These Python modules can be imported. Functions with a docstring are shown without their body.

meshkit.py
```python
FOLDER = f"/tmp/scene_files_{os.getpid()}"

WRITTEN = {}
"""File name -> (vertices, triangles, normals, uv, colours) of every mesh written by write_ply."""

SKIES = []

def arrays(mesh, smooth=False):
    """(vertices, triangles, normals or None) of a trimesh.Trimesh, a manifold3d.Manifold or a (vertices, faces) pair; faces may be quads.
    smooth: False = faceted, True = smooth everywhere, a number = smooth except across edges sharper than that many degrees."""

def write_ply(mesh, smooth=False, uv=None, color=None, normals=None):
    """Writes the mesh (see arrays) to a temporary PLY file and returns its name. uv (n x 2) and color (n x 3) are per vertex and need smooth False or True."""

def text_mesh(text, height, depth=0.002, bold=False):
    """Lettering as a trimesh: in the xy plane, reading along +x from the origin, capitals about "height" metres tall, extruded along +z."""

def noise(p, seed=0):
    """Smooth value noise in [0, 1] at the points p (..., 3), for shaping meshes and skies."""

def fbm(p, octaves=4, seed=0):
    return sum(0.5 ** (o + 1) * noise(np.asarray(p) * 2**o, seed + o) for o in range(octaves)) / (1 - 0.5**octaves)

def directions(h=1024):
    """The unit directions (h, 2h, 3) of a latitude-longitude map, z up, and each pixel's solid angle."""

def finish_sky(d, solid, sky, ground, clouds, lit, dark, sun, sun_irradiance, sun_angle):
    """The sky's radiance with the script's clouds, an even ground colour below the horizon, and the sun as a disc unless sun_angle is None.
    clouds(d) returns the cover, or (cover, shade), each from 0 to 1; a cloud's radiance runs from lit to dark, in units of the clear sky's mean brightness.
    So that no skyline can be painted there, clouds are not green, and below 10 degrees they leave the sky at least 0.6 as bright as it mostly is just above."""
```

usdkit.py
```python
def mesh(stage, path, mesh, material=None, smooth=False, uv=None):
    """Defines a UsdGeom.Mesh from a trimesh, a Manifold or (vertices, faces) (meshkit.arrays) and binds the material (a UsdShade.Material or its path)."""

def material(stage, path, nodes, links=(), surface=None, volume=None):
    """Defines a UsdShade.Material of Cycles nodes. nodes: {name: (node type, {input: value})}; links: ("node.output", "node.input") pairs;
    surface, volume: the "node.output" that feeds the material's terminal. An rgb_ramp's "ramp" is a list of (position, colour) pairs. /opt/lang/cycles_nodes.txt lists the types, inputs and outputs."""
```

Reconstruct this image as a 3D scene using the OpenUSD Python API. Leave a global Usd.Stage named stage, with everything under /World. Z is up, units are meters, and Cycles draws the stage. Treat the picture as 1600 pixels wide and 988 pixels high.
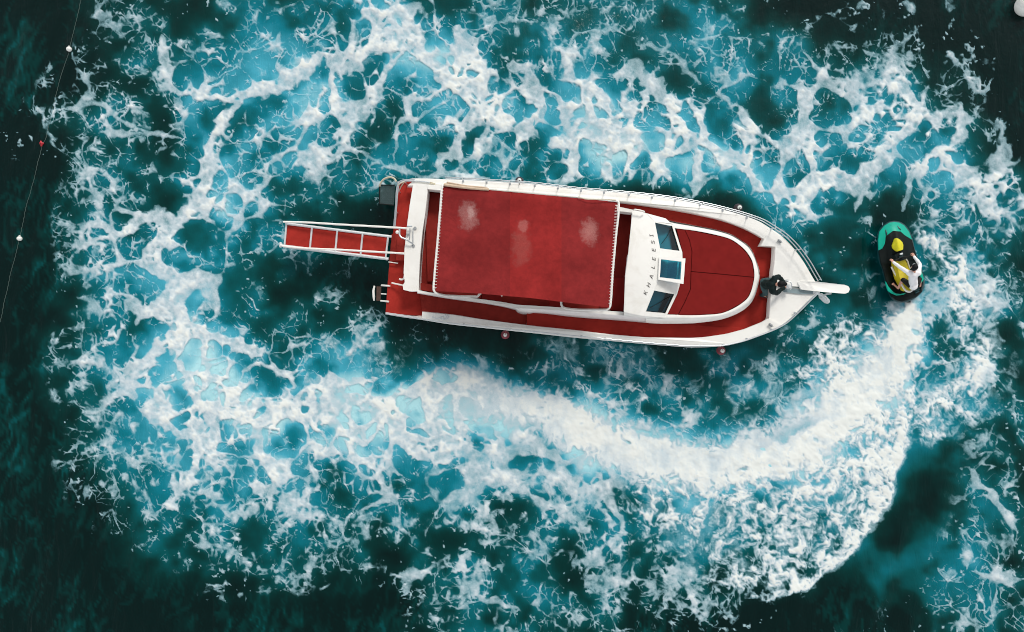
import math, numpy as np, trimesh, shapely, manifold3d as m3d, usdkit, meshkit
from scipy.ndimage import map_coordinates, gaussian_filter
from scipy.spatial import cKDTree
from pxr import Usd, UsdGeom, UsdLux, UsdShade, Gf, Sdf, Vt

stage = Usd.Stage.CreateInMemory()
UsdGeom.SetStageUpAxis(stage, 'Z'); UsdGeom.SetStageMetersPerUnit(stage, 1.0)
UsdGeom.Xform.Define(stage, '/World'); UsdGeom.Scope.Define(stage, '/World/Looks')
T = Sdf.ValueTypeNames

# ------------------------------------------------------------------ camera, sky, sun, exposure
CAM_H, F_PX = 24.5, 1080.0                 # a drone hanging level 24.5 m above the sea, looking straight down
cam = UsdGeom.Camera.Define(stage, '/World/camera')
cam.AddTranslateOp().Set(Gf.Vec3d(0, 0, CAM_H))
cam.CreateHorizontalApertureAttr(36.0); cam.CreateFocalLengthAttr(F_PX / 1600 * 36)
cam.CreateClippingRangeAttr(Gf.Vec2f(0.1, 20000)); cam.CreateExposureAttr(0.42)

SUN = np.array([.22, .70, .68]); SUN /= np.linalg.norm(SUN)
SUN_EL, SUN_ROT = math.asin(SUN[2]), math.atan2(SUN[0], SUN[1])
dome = UsdLux.DomeLight.Define(stage, '/World/sky'); dome.CreateIntensityAttr(1.0)
sky = usdkit.material(stage, '/World/Looks/overcast_sky', {
    's': ('sky_texture', {'sky_type': 'single_scattering', 'sun_disc': False, 'sun_elevation': SUN_EL, 'sun_rotation': SUN_ROT}),
    'h': ('hsv', {'saturation': .10, 'value': 1.0, 'fac': 1.0}),
    'b': ('background_shader', {'strength': .13})},
    [('s.color', 'h.color'), ('h.color', 'b.color')], surface='b.background')
UsdShade.MaterialBindingAPI.Apply(dome.GetPrim()).Bind(sky)
dome.GetPrim().SetCustomDataByKey('kind', 'structure')
sun = UsdLux.DistantLight.Define(stage, '/World/sun')
sun.CreateIntensityAttr(.40); sun.CreateAngleAttr(14.0); sun.CreateNormalizeAttr(True); sun.CreateColorAttr(Gf.Vec3f(1, .94, .86))
sun.AddOrientOp().Set(Gf.Quatf(Gf.Rotation(Gf.Vec3d(0, 0, 1), Gf.Vec3d(*SUN)).GetQuat()))

# ------------------------------------------------------------------ helpers
def P(u, v, z):
    """the point at height z that the drone sees at (u, v) of a 1600 x 988 picture"""
    u, v, z = np.broadcast_arrays(np.asarray(u, float), np.asarray(v, float), np.asarray(z, float))
    s = (CAM_H - z) / F_PX
    return np.stack([(u - 800) * s, -(v - 494) * s, z], -1)

used = {}
def path_for(name, parent):
    base = (str(parent.GetPath()) if parent is not None else '/World') + '/' + name
    n = used.get(base, 0); used[base] = n + 1
    return base if n == 0 else f'{base}_{n:03d}'

def tag(p, label=None, category=None, group=None, kind=None):
    p = p.GetPrim() if hasattr(p, 'GetPrim') else p
    for k, x in (('label', label), ('category', category), ('group', group), ('kind', kind)):
        if x: p.SetCustomDataByKey(k, x)
    return p

def thing(name, at, label, category, group=None):
    x = UsdGeom.Xform.Define(stage, path_for(name, None))
    x.AddTranslateOp().Set(Gf.Vec3d(*map(float, at)))
    origin[str(x.GetPath())] = np.array(at, float)
    return tag(x, label, category, group)
origin = {}

def off(parent):
    p = parent
    while p and str(p.GetPath()) != '/World':
        if str(p.GetPath()) in origin: return origin[str(p.GetPath())]
        p = p.GetParent()
    return np.zeros(3)

def cat(ms):
    out_v, out_f, n = [], [], 0
    for m in ms:
        v, f, _ = meshkit.arrays(m)
        out_v.append(v); out_f.append(f + n); n += len(v)
    return trimesh.Trimesh(np.vstack(out_v), np.vstack(out_f), process=False)

def part(name, m, mat, parent=None, smooth=False, label=None, **kw):
    """one mesh in world coordinates -> a Mesh prim below parent"""
    if isinstance(m, list): m = cat(m)
    v, f, _ = meshkit.arrays(m)
    g = usdkit.mesh(stage, path_for(name, parent), trimesh.Trimesh(v - off(parent), f, process=False), mat, smooth=smooth)
    if label or kw: tag(g, label, **kw)
    return g.GetPrim()

def densify(pts, step):
    pts = np.asarray(pts, float); out = [pts[:1]]
    for a, b in zip(pts[:-1], pts[1:]):
        n = max(1, int(np.linalg.norm((b - a)[:2]) / step)); out.append(a + (b - a) * (np.arange(1, n + 1) / n)[:, None])
    return np.vstack(out)

def smooth_line(pts, n):
    """n points of a smooth curve through pts (Catmull-Rom on arc length)"""
    from scipy.interpolate import PchipInterpolator
    pts = np.asarray(pts, float); t = np.r_[0, np.cumsum(np.linalg.norm(np.diff(pts, axis=0), axis=1))]
    x = np.linspace(0, t[-1], n)
    return np.stack([PchipInterpolator(t, pts[:, k])(x) for k in range(pts.shape[1])], 1)

def zval(z, uv):
    return z(uv[:, 0], uv[:, 1]) if callable(z) else np.full(len(uv), float(z))

def plate(poly, z, thick, holes=(), step=10, rnd=0):
    """a slab whose top outline is seen at the picture points poly, at height z (a number or z(u, v))"""
    g = shapely.Polygon(poly, holes)
    if rnd: g = g.buffer(-rnd).buffer(2*rnd).buffer(-rnd)
    g = shapely.segmentize(g.simplify(.05), step)
    uv, f = trimesh.creation.triangulate_polygon(g, engine='earcut')
    uv = np.asarray(uv, float); f = np.asarray(f)
    top = P(uv[:, 0], uv[:, 1], zval(z, uv)); bot = top - [0, 0, thick]; n = len(top)
    tr = trimesh.Trimesh(top, f, process=False)
    if tr.face_normals[:, 2].mean() < 0: f = f[:, ::-1]
    e = np.sort(np.vstack([f[:, [0, 1]], f[:, [1, 2]], f[:, [2, 0]]]), axis=1)
    d = np.vstack([f[:, [0, 1]], f[:, [1, 2]], f[:, [2, 0]]])
    _, inv, cnt = np.unique(e, axis=0, return_inverse=True, return_counts=True)
    b = d[cnt[inv.ravel()] == 1]
    sv = np.vstack([top, bot]); a, c = b[:, 0], b[:, 1]
    side = np.vstack([np.stack([c, a, a + n], 1), np.stack([c, a + n, c + n], 1)])
    return trimesh.Trimesh(sv, np.vstack([f, f[:, ::-1] + n, side]), process=False)

def loft(lines, flip=False):
    """a skin over world polylines of equal length"""
    L = np.stack(lines); k, n = L.shape[:2]; i = np.arange(k*n).reshape(k, n)
    q = np.stack([i[:-1, :-1], i[:-1, 1:], i[1:, 1:], i[1:, :-1]], -1).reshape(-1, 4)
    if flip: q = q[:, ::-1]
    return trimesh.Trimesh(L.reshape(-1, 3), np.vstack([q[:, :3], q[:, [0, 2, 3]]]), process=False)

def tube(pts, r, sides=8, closed=False):
    """a round bar along world points; r may vary"""
    pts = np.asarray(pts, float); n = len(pts); r = np.broadcast_to(r, n)
    t = np.gradient(pts, axis=0); t /= np.maximum(np.linalg.norm(t, axis=1, keepdims=True), 1e-9)
    ref = np.where(np.abs(t[:, 2:3]) > .9, [[1., 0, 0]], [[0, 0, 1.]])
    a = np.cross(t, ref); a /= np.linalg.norm(a, axis=1, keepdims=True); b = np.cross(t, a)
    for i in range(1, n):
        if a[i] @ a[i-1] < 0: a[i], b[i] = -a[i], -b[i]
    ang = np.linspace(0, 2*np.pi, sides, endpoint=False)
    ring = pts[:, None] + r[:, None, None]*(a[:, None]*np.cos(ang)[None, :, None] + b[:, None]*np.sin(ang)[None, :, None])
    i = np.arange(n*sides).reshape(n, sides); j = np.roll(i, -1, 1)
    q = np.stack([i[:-1], j[:-1], j[1:], i[1:]], -1).reshape(-1, 4)
    v = np.vstack([ring.reshape(-1, 3), pts[:1], pts[-1:]])
    f = np.vstack([q[:, :3], q[:, [0, 2, 3]], np.stack([j[0], i[0], np.full(sides, n*sides)], 1), np.stack([i[-1], j[-1], np.full(sides, n*sides+1)], 1)])
    m = trimesh.Trimesh(v, f, process=False)
    if m.volume < 0: m.invert()
    return m

def tube_px(pts, r, sides=8, n=None):
    """a bar along picture points (u, v, z)"""
    p = np.asarray(pts, float)
    if n: p = smooth_line(p, n)
    return tube(P(p[:, 0], p[:, 1], p[:, 2]), r, sides)

def box(c, size, rz=0, bev=.01):
    """a box with chamfered edges"""
    h = np.array(size)/2; b = min(bev, h.min()*.45); pts = []
    for s in np.array(np.meshgrid([-1, 1], [-1, 1], [-1, 1])).reshape(3, -1).T:
        for k in range(3):
            q = h.copy(); q[k] -= b; pts.append(s*q + 0); pts[-1] = s*(h - b*(np.arange(3) != k))
    m = trimesh.convex.convex_hull(np.array(pts))
    m.apply_transform(trimesh.transformations.rotation_matrix(rz, [0, 0, 1])); m.apply_translation(c)
    return m

def ball(c, r, sub=3, s=(1, 1, 1)):
    m = trimesh.creation.icosphere(sub, r); m.apply_scale(s); m.apply_translation(c); return m

def body(bones, edge=.03, it=8, sub=12):
    """one continuous skin round bones ((p, r), (q, r), ...): hulls of spheres, joined and smoothed"""
    def sph(p, r):
        return m3d.Manifold.sphere(r, sub*2).translate(list(map(float, p)))
    ms = [m3d.Manifold.batch_hull([sph(*e) for e in b]) for b in bones]
    m = m3d.Manifold.batch_boolean(ms, m3d.OpType.Add).refine_to_length(edge)
    mm = m.to_mesh(); t = trimesh.Trimesh(mm.vert_properties[:, :3], mm.tri_verts, process=True)
    trimesh.smoothing.filter_taubin(t, lamb=.5, nu=.52, iterations=it)
    return t

def sheet(poly, z, thick, step=4.0, rnd=0):
    """a slab like plate() with inner points, so that its top can curve"""
    from scipy.spatial import Delaunay
    g = shapely.Polygon(poly)
    if rnd: g = g.buffer(-rnd).buffer(2*rnd).buffer(-rnd)
    x0, y0, x1, y1 = g.bounds; gx, gy = np.meshgrid(np.arange(x0, x1, step), np.arange(y0, y1, step))
    ins = shapely.contains_xy(g.buffer(-.35*step), gx, gy)
    bd = np.array(shapely.segmentize(g.exterior, step).coords)[:-1]
    p = np.vstack([bd, np.stack([gx[ins], gy[ins]], 1)]); f = Delaunay(p).simplices
    c = p[f].mean(1); f = f[shapely.contains_xy(g, c[:, 0], c[:, 1])]
    t = P(p[:, 0], p[:, 1], zval(z, p)); m = trimesh.Trimesh(t, f, process=False)
    if m.face_normals[:, 2].mean() < 0: f = f[:, ::-1]
    i = np.r_[np.arange(len(bd)), 0]
    return cat([trimesh.Trimesh(t, f, process=False), trimesh.Trimesh(t - [0, 0, thick], f[:, ::-1], process=False), loft([t[i], t[i] - [0, 0, thick]])])

# ------------------------------------------------------------------ materials
def mat(name, color, rough=.5, var=.12, scale=3.0, bump=0., bscale=60., metal=0., coat=0., spec=.5, dirt=None, dscale=1.2):
    """a plain material with blotches, fine grain and, with dirt, stains of a second colour"""
    c = np.array(color, float)
    n = {'g': ('geometry', {}), 'n': ('noise_texture', {'scale': scale, 'detail': 6., 'roughness': .65}),
         'r': ('rgb_ramp', {'ramp': [(.3, tuple(c*(1-var))), (.7, tuple(np.minimum(c*(1+var), 1)))]}),
         'p': ('principled_bsdf', {'roughness': rough, 'metallic': metal, 'coat_weight': coat, 'specular_ior_level': spec})}
    l = [('g.position', 'n.vector'), ('n.fac', 'r.fac')]
    out = 'r.color'
    if dirt is not None:
        n['d'] = ('noise_texture', {'scale': dscale, 'detail': 8., 'roughness': .7, 'distortion': .6})
        n['dr'] = ('map_range', {'from_min': .52, 'from_max': .74, 'to_min': 0., 'to_max': .55, 'clamp': True})
        n['dm'] = ('mix_color', {'b': tuple(dirt)})
        l += [('g.position', 'd.vector'), ('d.fac', 'dr.value'), ('dr.result', 'dm.fac'), (out, 'dm.a')]; out = 'dm.result'
    l.append((out, 'p.base_color'))
    if bump:
        n['bn'] = ('noise_texture', {'scale': bscale, 'detail': 4.})
        n['b'] = ('bump', {'strength': bump, 'distance': .01})
        l += [('g.position', 'bn.vector'), ('bn.fac', 'b.height'), ('b.normal', 'p.normal')]
    return usdkit.material(stage, f'/World/Looks/{name}', n, l, surface='p.BSDF')

M = {}
M['gelcoat'] = mat('white_gelcoat', (.80, .795, .76), .45, .03, 1.5, spec=.2, dirt=(.60, .57, .50), dscale=.9)
M['gelcoat_edge'] = mat('white_moulding', (.74, .74, .73), .4, .05, 2.0, dirt=(.55, .53, .48), dscale=1.6)
M['deck_red'] = mat('red_deck_carpet', (.33, .028, .021), .9, .16, 2.2, bump=.5, bscale=220., spec=.05, dirt=(.20, .018, .013), dscale=1.0)
M['deck_dark'] = mat('dark_red_deck_carpet', (.25, .028, .022), .95, .16, 2.2, bump=.5, bscale=220., spec=.04)
M['cushion'] = mat('maroon_cushion', (.18, .013, .012), .9, .12, 3.0, bump=.3, bscale=140., spec=.06)
M['steel'] = mat('stainless_tube', (.55, .58, .60), .28, .1, 6., metal=.8)
M['white_tube'] = mat('white_painted_tube', (.80, .78, .74), .4, .06, 6.)
M['beige_tube'] = mat('weathered_beige_tube', (.55, .42, .30), .6, .15, 9.)
M['grey'] = mat('grey_fitting', (.30, .32, .33), .5, .15, 8.)
M['grey_plate'] = mat('grey_channel', (.20, .27, .29), .5, .15, 8.)
M['black'] = mat('black_rubber', (.008, .009, .009), .6, .2, 8., spec=.2)
M['interior'] = mat('cabin_interior', (.62, .66, .68), .7, .1, 3.)
M['brown'] = mat('brown_wood', (.06, .025, .015), .6, .3, 10.)
M['letter'] = mat('black_lettering', (.03, .025, .02), .5, .2, 20.)
M['rope'] = mat('pale_rope', (.55, .50, .38), .9, .2, 60.)
M['float_rope'] = mat('grey_green_rope', (.14, .19, .17), .9, .2, 60.)
M['buoy'] = mat('white_buoy_plastic', (.72, .73, .70), .45, .06, 3., dirt=(.35, .42, .38), dscale=2.5)
M['red_float'] = mat('red_plastic', (.40, .02, .03), .45, .12, 8.)
M['fender_red'] = mat('dark_red_fender', (.16, .02, .03), .4, .1, 8.)
M['fender_dark'] = mat('dark_fender', (.035, .02, .025), .4, .1, 8.)
M['galv'] = mat('galvanised_metal', (.62, .65, .66), .45, .12, 10., metal=.3)
M['ski_green'] = mat('jet_ski_green', (.002, .38, .27), .4, .06, 4., coat=.1, spec=.25)
M['ski_black'] = mat('jet_ski_black', (.005, .009, .009), .6, .2, 6., bump=.2, bscale=90., spec=.15)
M['ski_dark'] = mat('jet_ski_dark_hull', (.004, .03, .035), .35, .2, 6.)
M['ski_yellow'] = mat('jet_ski_yellow', (.66, .60, .01), .4, .08, 6.)
M['seat_yellow'] = mat('seat_yellow', (.55, .44, .012), .6, .1, 9.)
M['shirt'] = mat('white_shirt', (.78, .78, .80), .85, .05, 8., bump=.4, bscale=30., spec=.2)
M['skin'] = mat('skin', (.52, .27, .20), .5, .1, 12., spec=.35)
M['hair'] = mat('dark_hair', (.006, .006, .007), .6, .4, 60., bump=.6, bscale=120., spec=.15)
M['jacket'] = mat('black_jacket', (.006, .014, .014), .75, .5, 10., bump=.6, bscale=25., spec=.12)
M['jeans'] = mat('dark_teal_jeans', (.02, .055, .060), .9, .3, 12., bump=.4, bscale=60.)
M['shoe'] = mat('dark_shoe', (.02, .02, .022), .6, .2, 20.)
M['sole'] = mat('pale_sole', (.5, .45, .4), .7, .1, 20.)
def glass(name, tint, rough=.03):
    return usdkit.material(stage, f'/World/Looks/{name}', {
        't': ('transparent_bsdf', {'color': tint}), 'g': ('glossy_bsdf', {'color': (.9, .95, 1.), 'roughness': rough}),
        'f': ('fresnel', {'IOR': 1.5}), 'm': ('mix_closure', {})},
        [('f.fac', 'm.fac'), ('t.BSDF', 'm.closure1'), ('g.BSDF', 'm.closure2')], surface='m.closure')
M['glass'] = glass('teal_window_glass', (.16, .60, .70))

# ------------------------------------------------------------------ where the wake has put foam (a map in the drone's picture points) and how foam forms
def lin3(r, g, b): return tuple(((c/255 + .055)/1.055)**2.4 if c > 10 else c/255/12.92 for c in (r, g, b))
SEA_RAMP = [(0, lin3(2, 22, 21)), (.13, lin3(1, 46, 44)), (.28, lin3(2, 76, 79)), (.5, lin3(10, 112, 128)), (.75, lin3(66, 158, 180)), (1, lin3(166, 212, 219))]
FOAM_RAMP = [(0, lin3(105, 175, 184)), (.45, lin3(158, 198, 208)), (.75, lin3(197, 211, 218)), (1, lin3(219, 223, 219))]

def rows(txt):
    return np.array([[int(c) for c in r.ljust(32, r[-1])[:32]] for r in txt.split()], float) / 9

MILK = rows("""00112344555665543233355310000000
00023344556677655433344432110000
00023355677776654444555443222100
01233355777746676555666544443210
01233356774455566677676555555542
01233456664443566677777665555545
01233477643200000000000246532345
01233578542100000000000234323467
01234578421110000000000333334563
02344678321000000000000333334666
02344677544321112222222234456665
02345788776655544444445445577566
02335678899999986554555555666565
01234567899987887876655555666556
01233455655544556787765555653345
00023345444444555555555555541344
00012334443444434445444444311344
00012333322223455433343333243443
00001111111101567543222111023554
00000111111012565431100000013565""")
DENS = rows("""00123322334544433323323332221100
00244543445566555433333444333220
01355544566666665555555666654320
12455544666666677676667677665430
12455544555555657777777677665553
01455655655443446677777776555554
01455566543210000000000066432456
01455567321100000000000033233455
01344477211100000000000011122665
01344577211000000000000011124774
01445677654432000000000024677763
01455778776665544444444467788752
01455678888888876555555578988643
00345667888888888766666789998633
01344566666666666788888999997343
00234566665665666677888999996335
00123455555556665566778888882334
00001233333335555556677888730334
00000011000003444555555543111344
00000000000002344433333211111344""")
FINE = rows("""98766555322232347777654456777777
87543554322222346666544445777777
87543332211222222333322333556666
87543322211112222222222222344566
87543421112223222222222222233455
87543432222333222222222222223455
87543322233333333333333333334445
87543322255555555555555555556655
87543322266666555555555555566765
87543322266666555555555555567754
87543322345555555555555666677754
87654322223344445555556666777753
87654322222222233445555567777754
87654433222222334444555566677753
99765543333344444445556667777632
99876554444455555666777777776322
99987655566666777778887777776222
99999777777777777788888888843222
99999888888877654667888888843222
99999988888888433555888888833222""")

# thick strands of foam: (half width, strength, points...)
STRANDS = [
 (6, .9, (257,60),(259,127),(280,140),(320,144),(354,153),(384,147),(400,138),(440,134),(470,115),(500,82)),
 (7, .9, (374,160),(352,200),(337,213),(327,230),(334,254),(327,287),(317,310),(300,335),(277,352),(255,375),(240,392),(240,417),(267,430),(284,464),(284,510),(290,527)),
 (4, .7, (110,167),(143,165),(173,173),(217,200),(234,210),(277,217)),
 (4, .7, (160,172),(177,200),(230,214)),
 (7, .9, (500,82),(512,92),(534,104),(560,97),(584,80),(590,43),(587,20),(580,3)),
 (10, 1, (580,23),(614,23),(634,20),(644,53),(654,80),(674,97),(700,113),(720,123),(754,143),(764,174),(784,187),(805,187)),
 (11, 1, (717,43),(720,67),(737,83),(754,100),(757,140)),
 (5, .8, (500,137),(493,167),(480,200),(463,234),(433,257),(410,274)),
 (4, .8, (510,100),(517,133),(517,160),(527,180),(547,187),(570,183),(587,157),(607,113),(627,83),(640,67)),
 (4, .8, (547,187),(543,227),(510,240),(470,247)),
 (3, .7, (654,140),(640,167),(640,187),(617,204),(614,227),(617,254)),
 (2.5, .7, (714,143),(684,167),(660,183),(644,197),(642,214)),
 (5, .9, (757,177),(727,200),(710,230),(690,250),(684,275)),
 (4, .8, (767,197),(754,220),(744,257)),
 (3, .7, (767,214),(797,240),(774,274)),
 (4, .7, (553,240),(580,247),(600,264),(634,267),(664,277)),
 (4, .8, (640,285),(690,272),(760,280)),
 (7, .9, (800,97),(820,104),(830,134),(847,157),(833,194),(813,217)),
 (6, .9, (857,144),(877,150),(884,180),(890,193),(897,217),(894,254),(877,287)),
 (4, .8, (890,190),(917,200),(940,197),(967,177),(977,170)),
 (7, .9, (900,217),(934,214),(957,227),(980,230),(980,260)),
 (7, 1, (960,117),(987,100),(997,114),(1014,127),(1030,140),(1047,160),(1060,187),(1067,210),(1084,220),(1110,230),(1134,247),(1160,264),(1177,277),(1187,294)),
 (3.5, .8, (1010,147),(1000,167),(1009,190)),
 (6, .9, (1077,160),(1090,180),(1100,200),(1110,230)),
 (7, .9, (1057,217),(1030,247),(1027,277),(1017,300)),
 (5, .9, (1030,247),(1084,230),(1090,284),(1080,307)),
 (3.5, .75, (994,67),(1034,77),(1067,104),(1094,117),(1100,127)),
 (3, .7, (853,63),(873,80),(887,100),(897,124),(917,135),(957,124)),
 (5, .8, (1154,167),(1164,200),(1157,240)),
 (2.5,.7, (1105,25),(1103,45),(1118,52)),
 (5, .85, (1260,87),(1277,110),(1290,130),(1314,147),(1344,160),(1360,167),(1387,164),(1410,160)),
 (8, .95, (1414,127),(1420,150),(1430,180),(1427,200),(1400,214),(1390,240),(1367,270),(1340,294),(1310,290),(1280,287),(1260,300),(1234,324)),
 (6.5, .9, (1250,140),(1254,180),(1267,204),(1273,234),(1277,277)),
 (3.5, .8, (1325,175),(1340,187),(1380,164)),
 (5, .85, (1500,160),(1504,190),(1497,214),(1474,234),(1447,250),(1430,270),(1420,300),(1414,330)),
 (8, .9, (1474,244),(1497,267),(1514,287),(1534,307),(1550,330)),
 (6, .8, (1562,190),(1570,234),(1558,277),(1534,294)),
 (4, .8, (1343,297),(1343,330)),
 (10, 1, (284,510),(290,527),(254,530),(234,557),(207,584),(200,597),(234,604)),
 (6, .9, (270,340),(234,337),(207,357),(180,367),(147,377),(127,390)),
 (7, .95, (290,527),(334,527),(357,537),(384,550),(410,557)),
 (7, .9, (190,457),(214,480),(244,490),(284,497)),
 (4, .8, (187,510),(180,530),(147,544)),
 (8, .95, (280,560),(300,620),(320,644),(334,657),(345,690)),
 (6, .9, (400,620),(377,637),(350,650)),
 (4, .8, (244,607),(250,650)),
 (6, .9, (310,661),(304,691),(307,718),(314,735),(287,755),(284,772),(264,792)),
 (5, .85, (334,678),(337,701),(347,721),(364,745)),
 (4, .8, (314,735),(340,722)),
 (5, .8, (400,700),(425,740),(425,790)),
 (5, .9, (460,620),(500,605),(540,600),(590,590)),
 (5, .9, (480,615),(505,650),(540,680),(570,690),(600,668)),
 (6, 1, (600,640),(612,660),(640,690),(655,710),(690,705)),
 (6, 1, (640,615),(680,610),(685,650),(700,665)),
 (3, .8, (425,690),(430,660),(460,645),(500,655)),
 (5, .8, (660,700),(690,720),(720,705),(720,660)),
 (5, .8, (765,690),(770,720),(785,740),(770,760)),
 (5, .8, (540,690),(600,740),(600,780),(560,800)),
 (5, .85, (870,720),(900,760),(935,755),(955,790),(975,830)),
 (5, .8, (820,770),(850,800),(900,770)),
 (2.5, .8, (930,715),(960,745),(985,790)),
 (6, .8, (1515,730),(1530,760),(1560,790),(1590,830)),
 (4, .7, (1470,770),(1490,780),(1520,770)),
 (3, .7, (1325,875),(1345,900),(1385,940)),
 (3, .7, (1490,690),(1520,710),(1545,665)),
 (3, .6, (1530,810),(1540,840),(1525,880)),
 (2.6, .85, (688,668),(682,632),(698,602),(735,588),(768,598),(786,628)),
 (5, .9, (795,688),(830,698),(868,716)),
 (2.2, .8, (722,598),(708,628),(712,658),(740,678)),
 (2.2, .8, (752,596),(742,626),(760,648),(790,652)),
 (2.2, .8, (610,655),(622,622),(650,608),(672,622),(668,655),(645,672),(618,664)),
 (2.2, .8, (425,700),(424,670),(446,650),(480,652),(505,672),(508,700)),
 (2.2, .8, (520,650),(530,620),(560,612),(590,630),(592,660),(560,672),(530,664)),
 (2.2, .75, (375,610),(382,585),(412,570),(450,578),(462,602),(440,622),(400,626)),
 (5, .7, (740,890),(735,930),(790,955)),
]
RING = [(1560,300,40),(1480,240,40),(1410,170,36),(1330,280,40),(1240,310,36),(1180,285,40),(1090,220,48),(1000,215,50),(900,200,48),(830,150,44),(750,160,46),(670,90,44),(600,40,46),(520,100,44),(420,140,40),(345,190,44),(325,270,46),(270,360,50),(250,410,54),(285,480,54),(270,540,60),(300,610,66),(380,640,60),(480,645,58),(580,645,56),(700,635,54)]
RIBBON = [(1425,478,12),(1418,510,24),(1400,555,36),(1360,605,40),(1300,650,41),(1230,692,40),(1150,722,38),(1075,728,38),(1000,708,36),(930,682,34),(860,657,36),(800,637,36),(740,622,36),(690,628,26)]
ARC = [(1446,368,8),(1475,392,16),(1500,430,22),(1512,480,24),(1525,530,24),(1530,575,22),(1512,615,24),(1480,640,26),(1450,672,18)]
SPRAY = [(1440,478),(1446,520),(1440,575),(1428,640),(1413,720),(1392,790),(1340,858),(1270,915),(1190,945),(1100,905),(1000,830),(960,770),(1000,740),(1200,700),(1330,640),(1280,600),(1230,600),(1250,560),(1290,505),(1360,495)]

_rng = np.random.default_rng
def noise(X, Y, s, seed, oct=3, sy=None):
    """smooth noise, about 0 mean, range about -1..1, feature size s pixels"""
    sy = sy or s
    out = 0; amp = 1; tot = 0
    for o in range(oct):
        g = _rng(seed*17+o).random((256, 256)) * 2 - 1
        k = 2.0**o
        out = out + amp * map_coordinates(g, [(Y/sy*k + 31.7*o) % 256, (X/s*k + 17.3*o) % 256], order=1 if o > 0 else 3, mode='grid-wrap', prefilter=False)
        tot += amp*amp; amp *= .5
    return out / np.sqrt(tot) * 1.9

def sst(a, b, x):
    t = np.clip((x - a) / (b - a), 0, 1)
    return t * t * (3 - 2 * t)

def ctrl(m, X, Y):
    return np.clip(map_coordinates(m, [np.clip((Y-25)/50, -.5, 19.5), np.clip((X-25)/50, -.5, 31.5)], order=3, mode='nearest'), 0, 1.1)

def seeds(s, seed, aniso=None):
    r = _rng(seed)
    gx, gy = np.meshgrid(np.arange(-260, 1860, s), np.arange(-260, 1260, s))
    p = np.stack([gx.ravel(), gy.ravel()], 1) + r.uniform(-.62, .62, (gx.size, 2)) * s
    return p[r.random(len(p)) > .12]

def vor(X, Y, s, seed):
    """cells of size s: thread value (1 on the walls between cells, rounder openings towards 0) and a random number per cell"""
    d, i = cKDTree(seeds(s, seed)).query(np.stack([X.ravel(), Y.ravel()], 1), k=4, workers=-1)
    rnd = _rng(seed+1).random(100000)[i[:, 0]]
    k = 9.0 / s
    soft = d[:, 0] - np.log(np.exp(-k*(d[:, 1:] - d[:, :1])).sum(1) + 1e-9) / k      # smooth distance to the other cells
    g = 1 - np.clip((d[:, 1] - d[:, 0]) / (.80*s), 0, 1)*.45 - np.clip((soft - d[:, 0]) / (.86*s), 0, 1)*.55
    f = np.clip(d[:, 0] / (.80*s), 0, 1.1)
    return g.reshape(X.shape), f.reshape(X.shape), rnd.reshape(X.shape)

def poly_dist(X, Y, pts, step=1.2):
    """distance to a polyline whose points are (x, y, half width); returns distance / width"""
    P = []
    for a, b in zip(pts[:-1], pts[1:]):
        n = max(2, int(np.hypot(b[0]-a[0], b[1]-a[1]) / step))
        t = np.linspace(0, 1, n)[:, None]
        P.append(np.array(a) * (1-t) + np.array(b) * t)
    P = np.vstack(P)
    d, i = cKDTree(P[:, :2]).query(np.stack([X.ravel(), Y.ravel()], 1), workers=-1, distance_upper_bound=400)
    w = np.append(P[:, 2], 1)[np.minimum(i, len(P))]
    return np.minimum(d / w, 50).reshape(X.shape)

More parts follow.
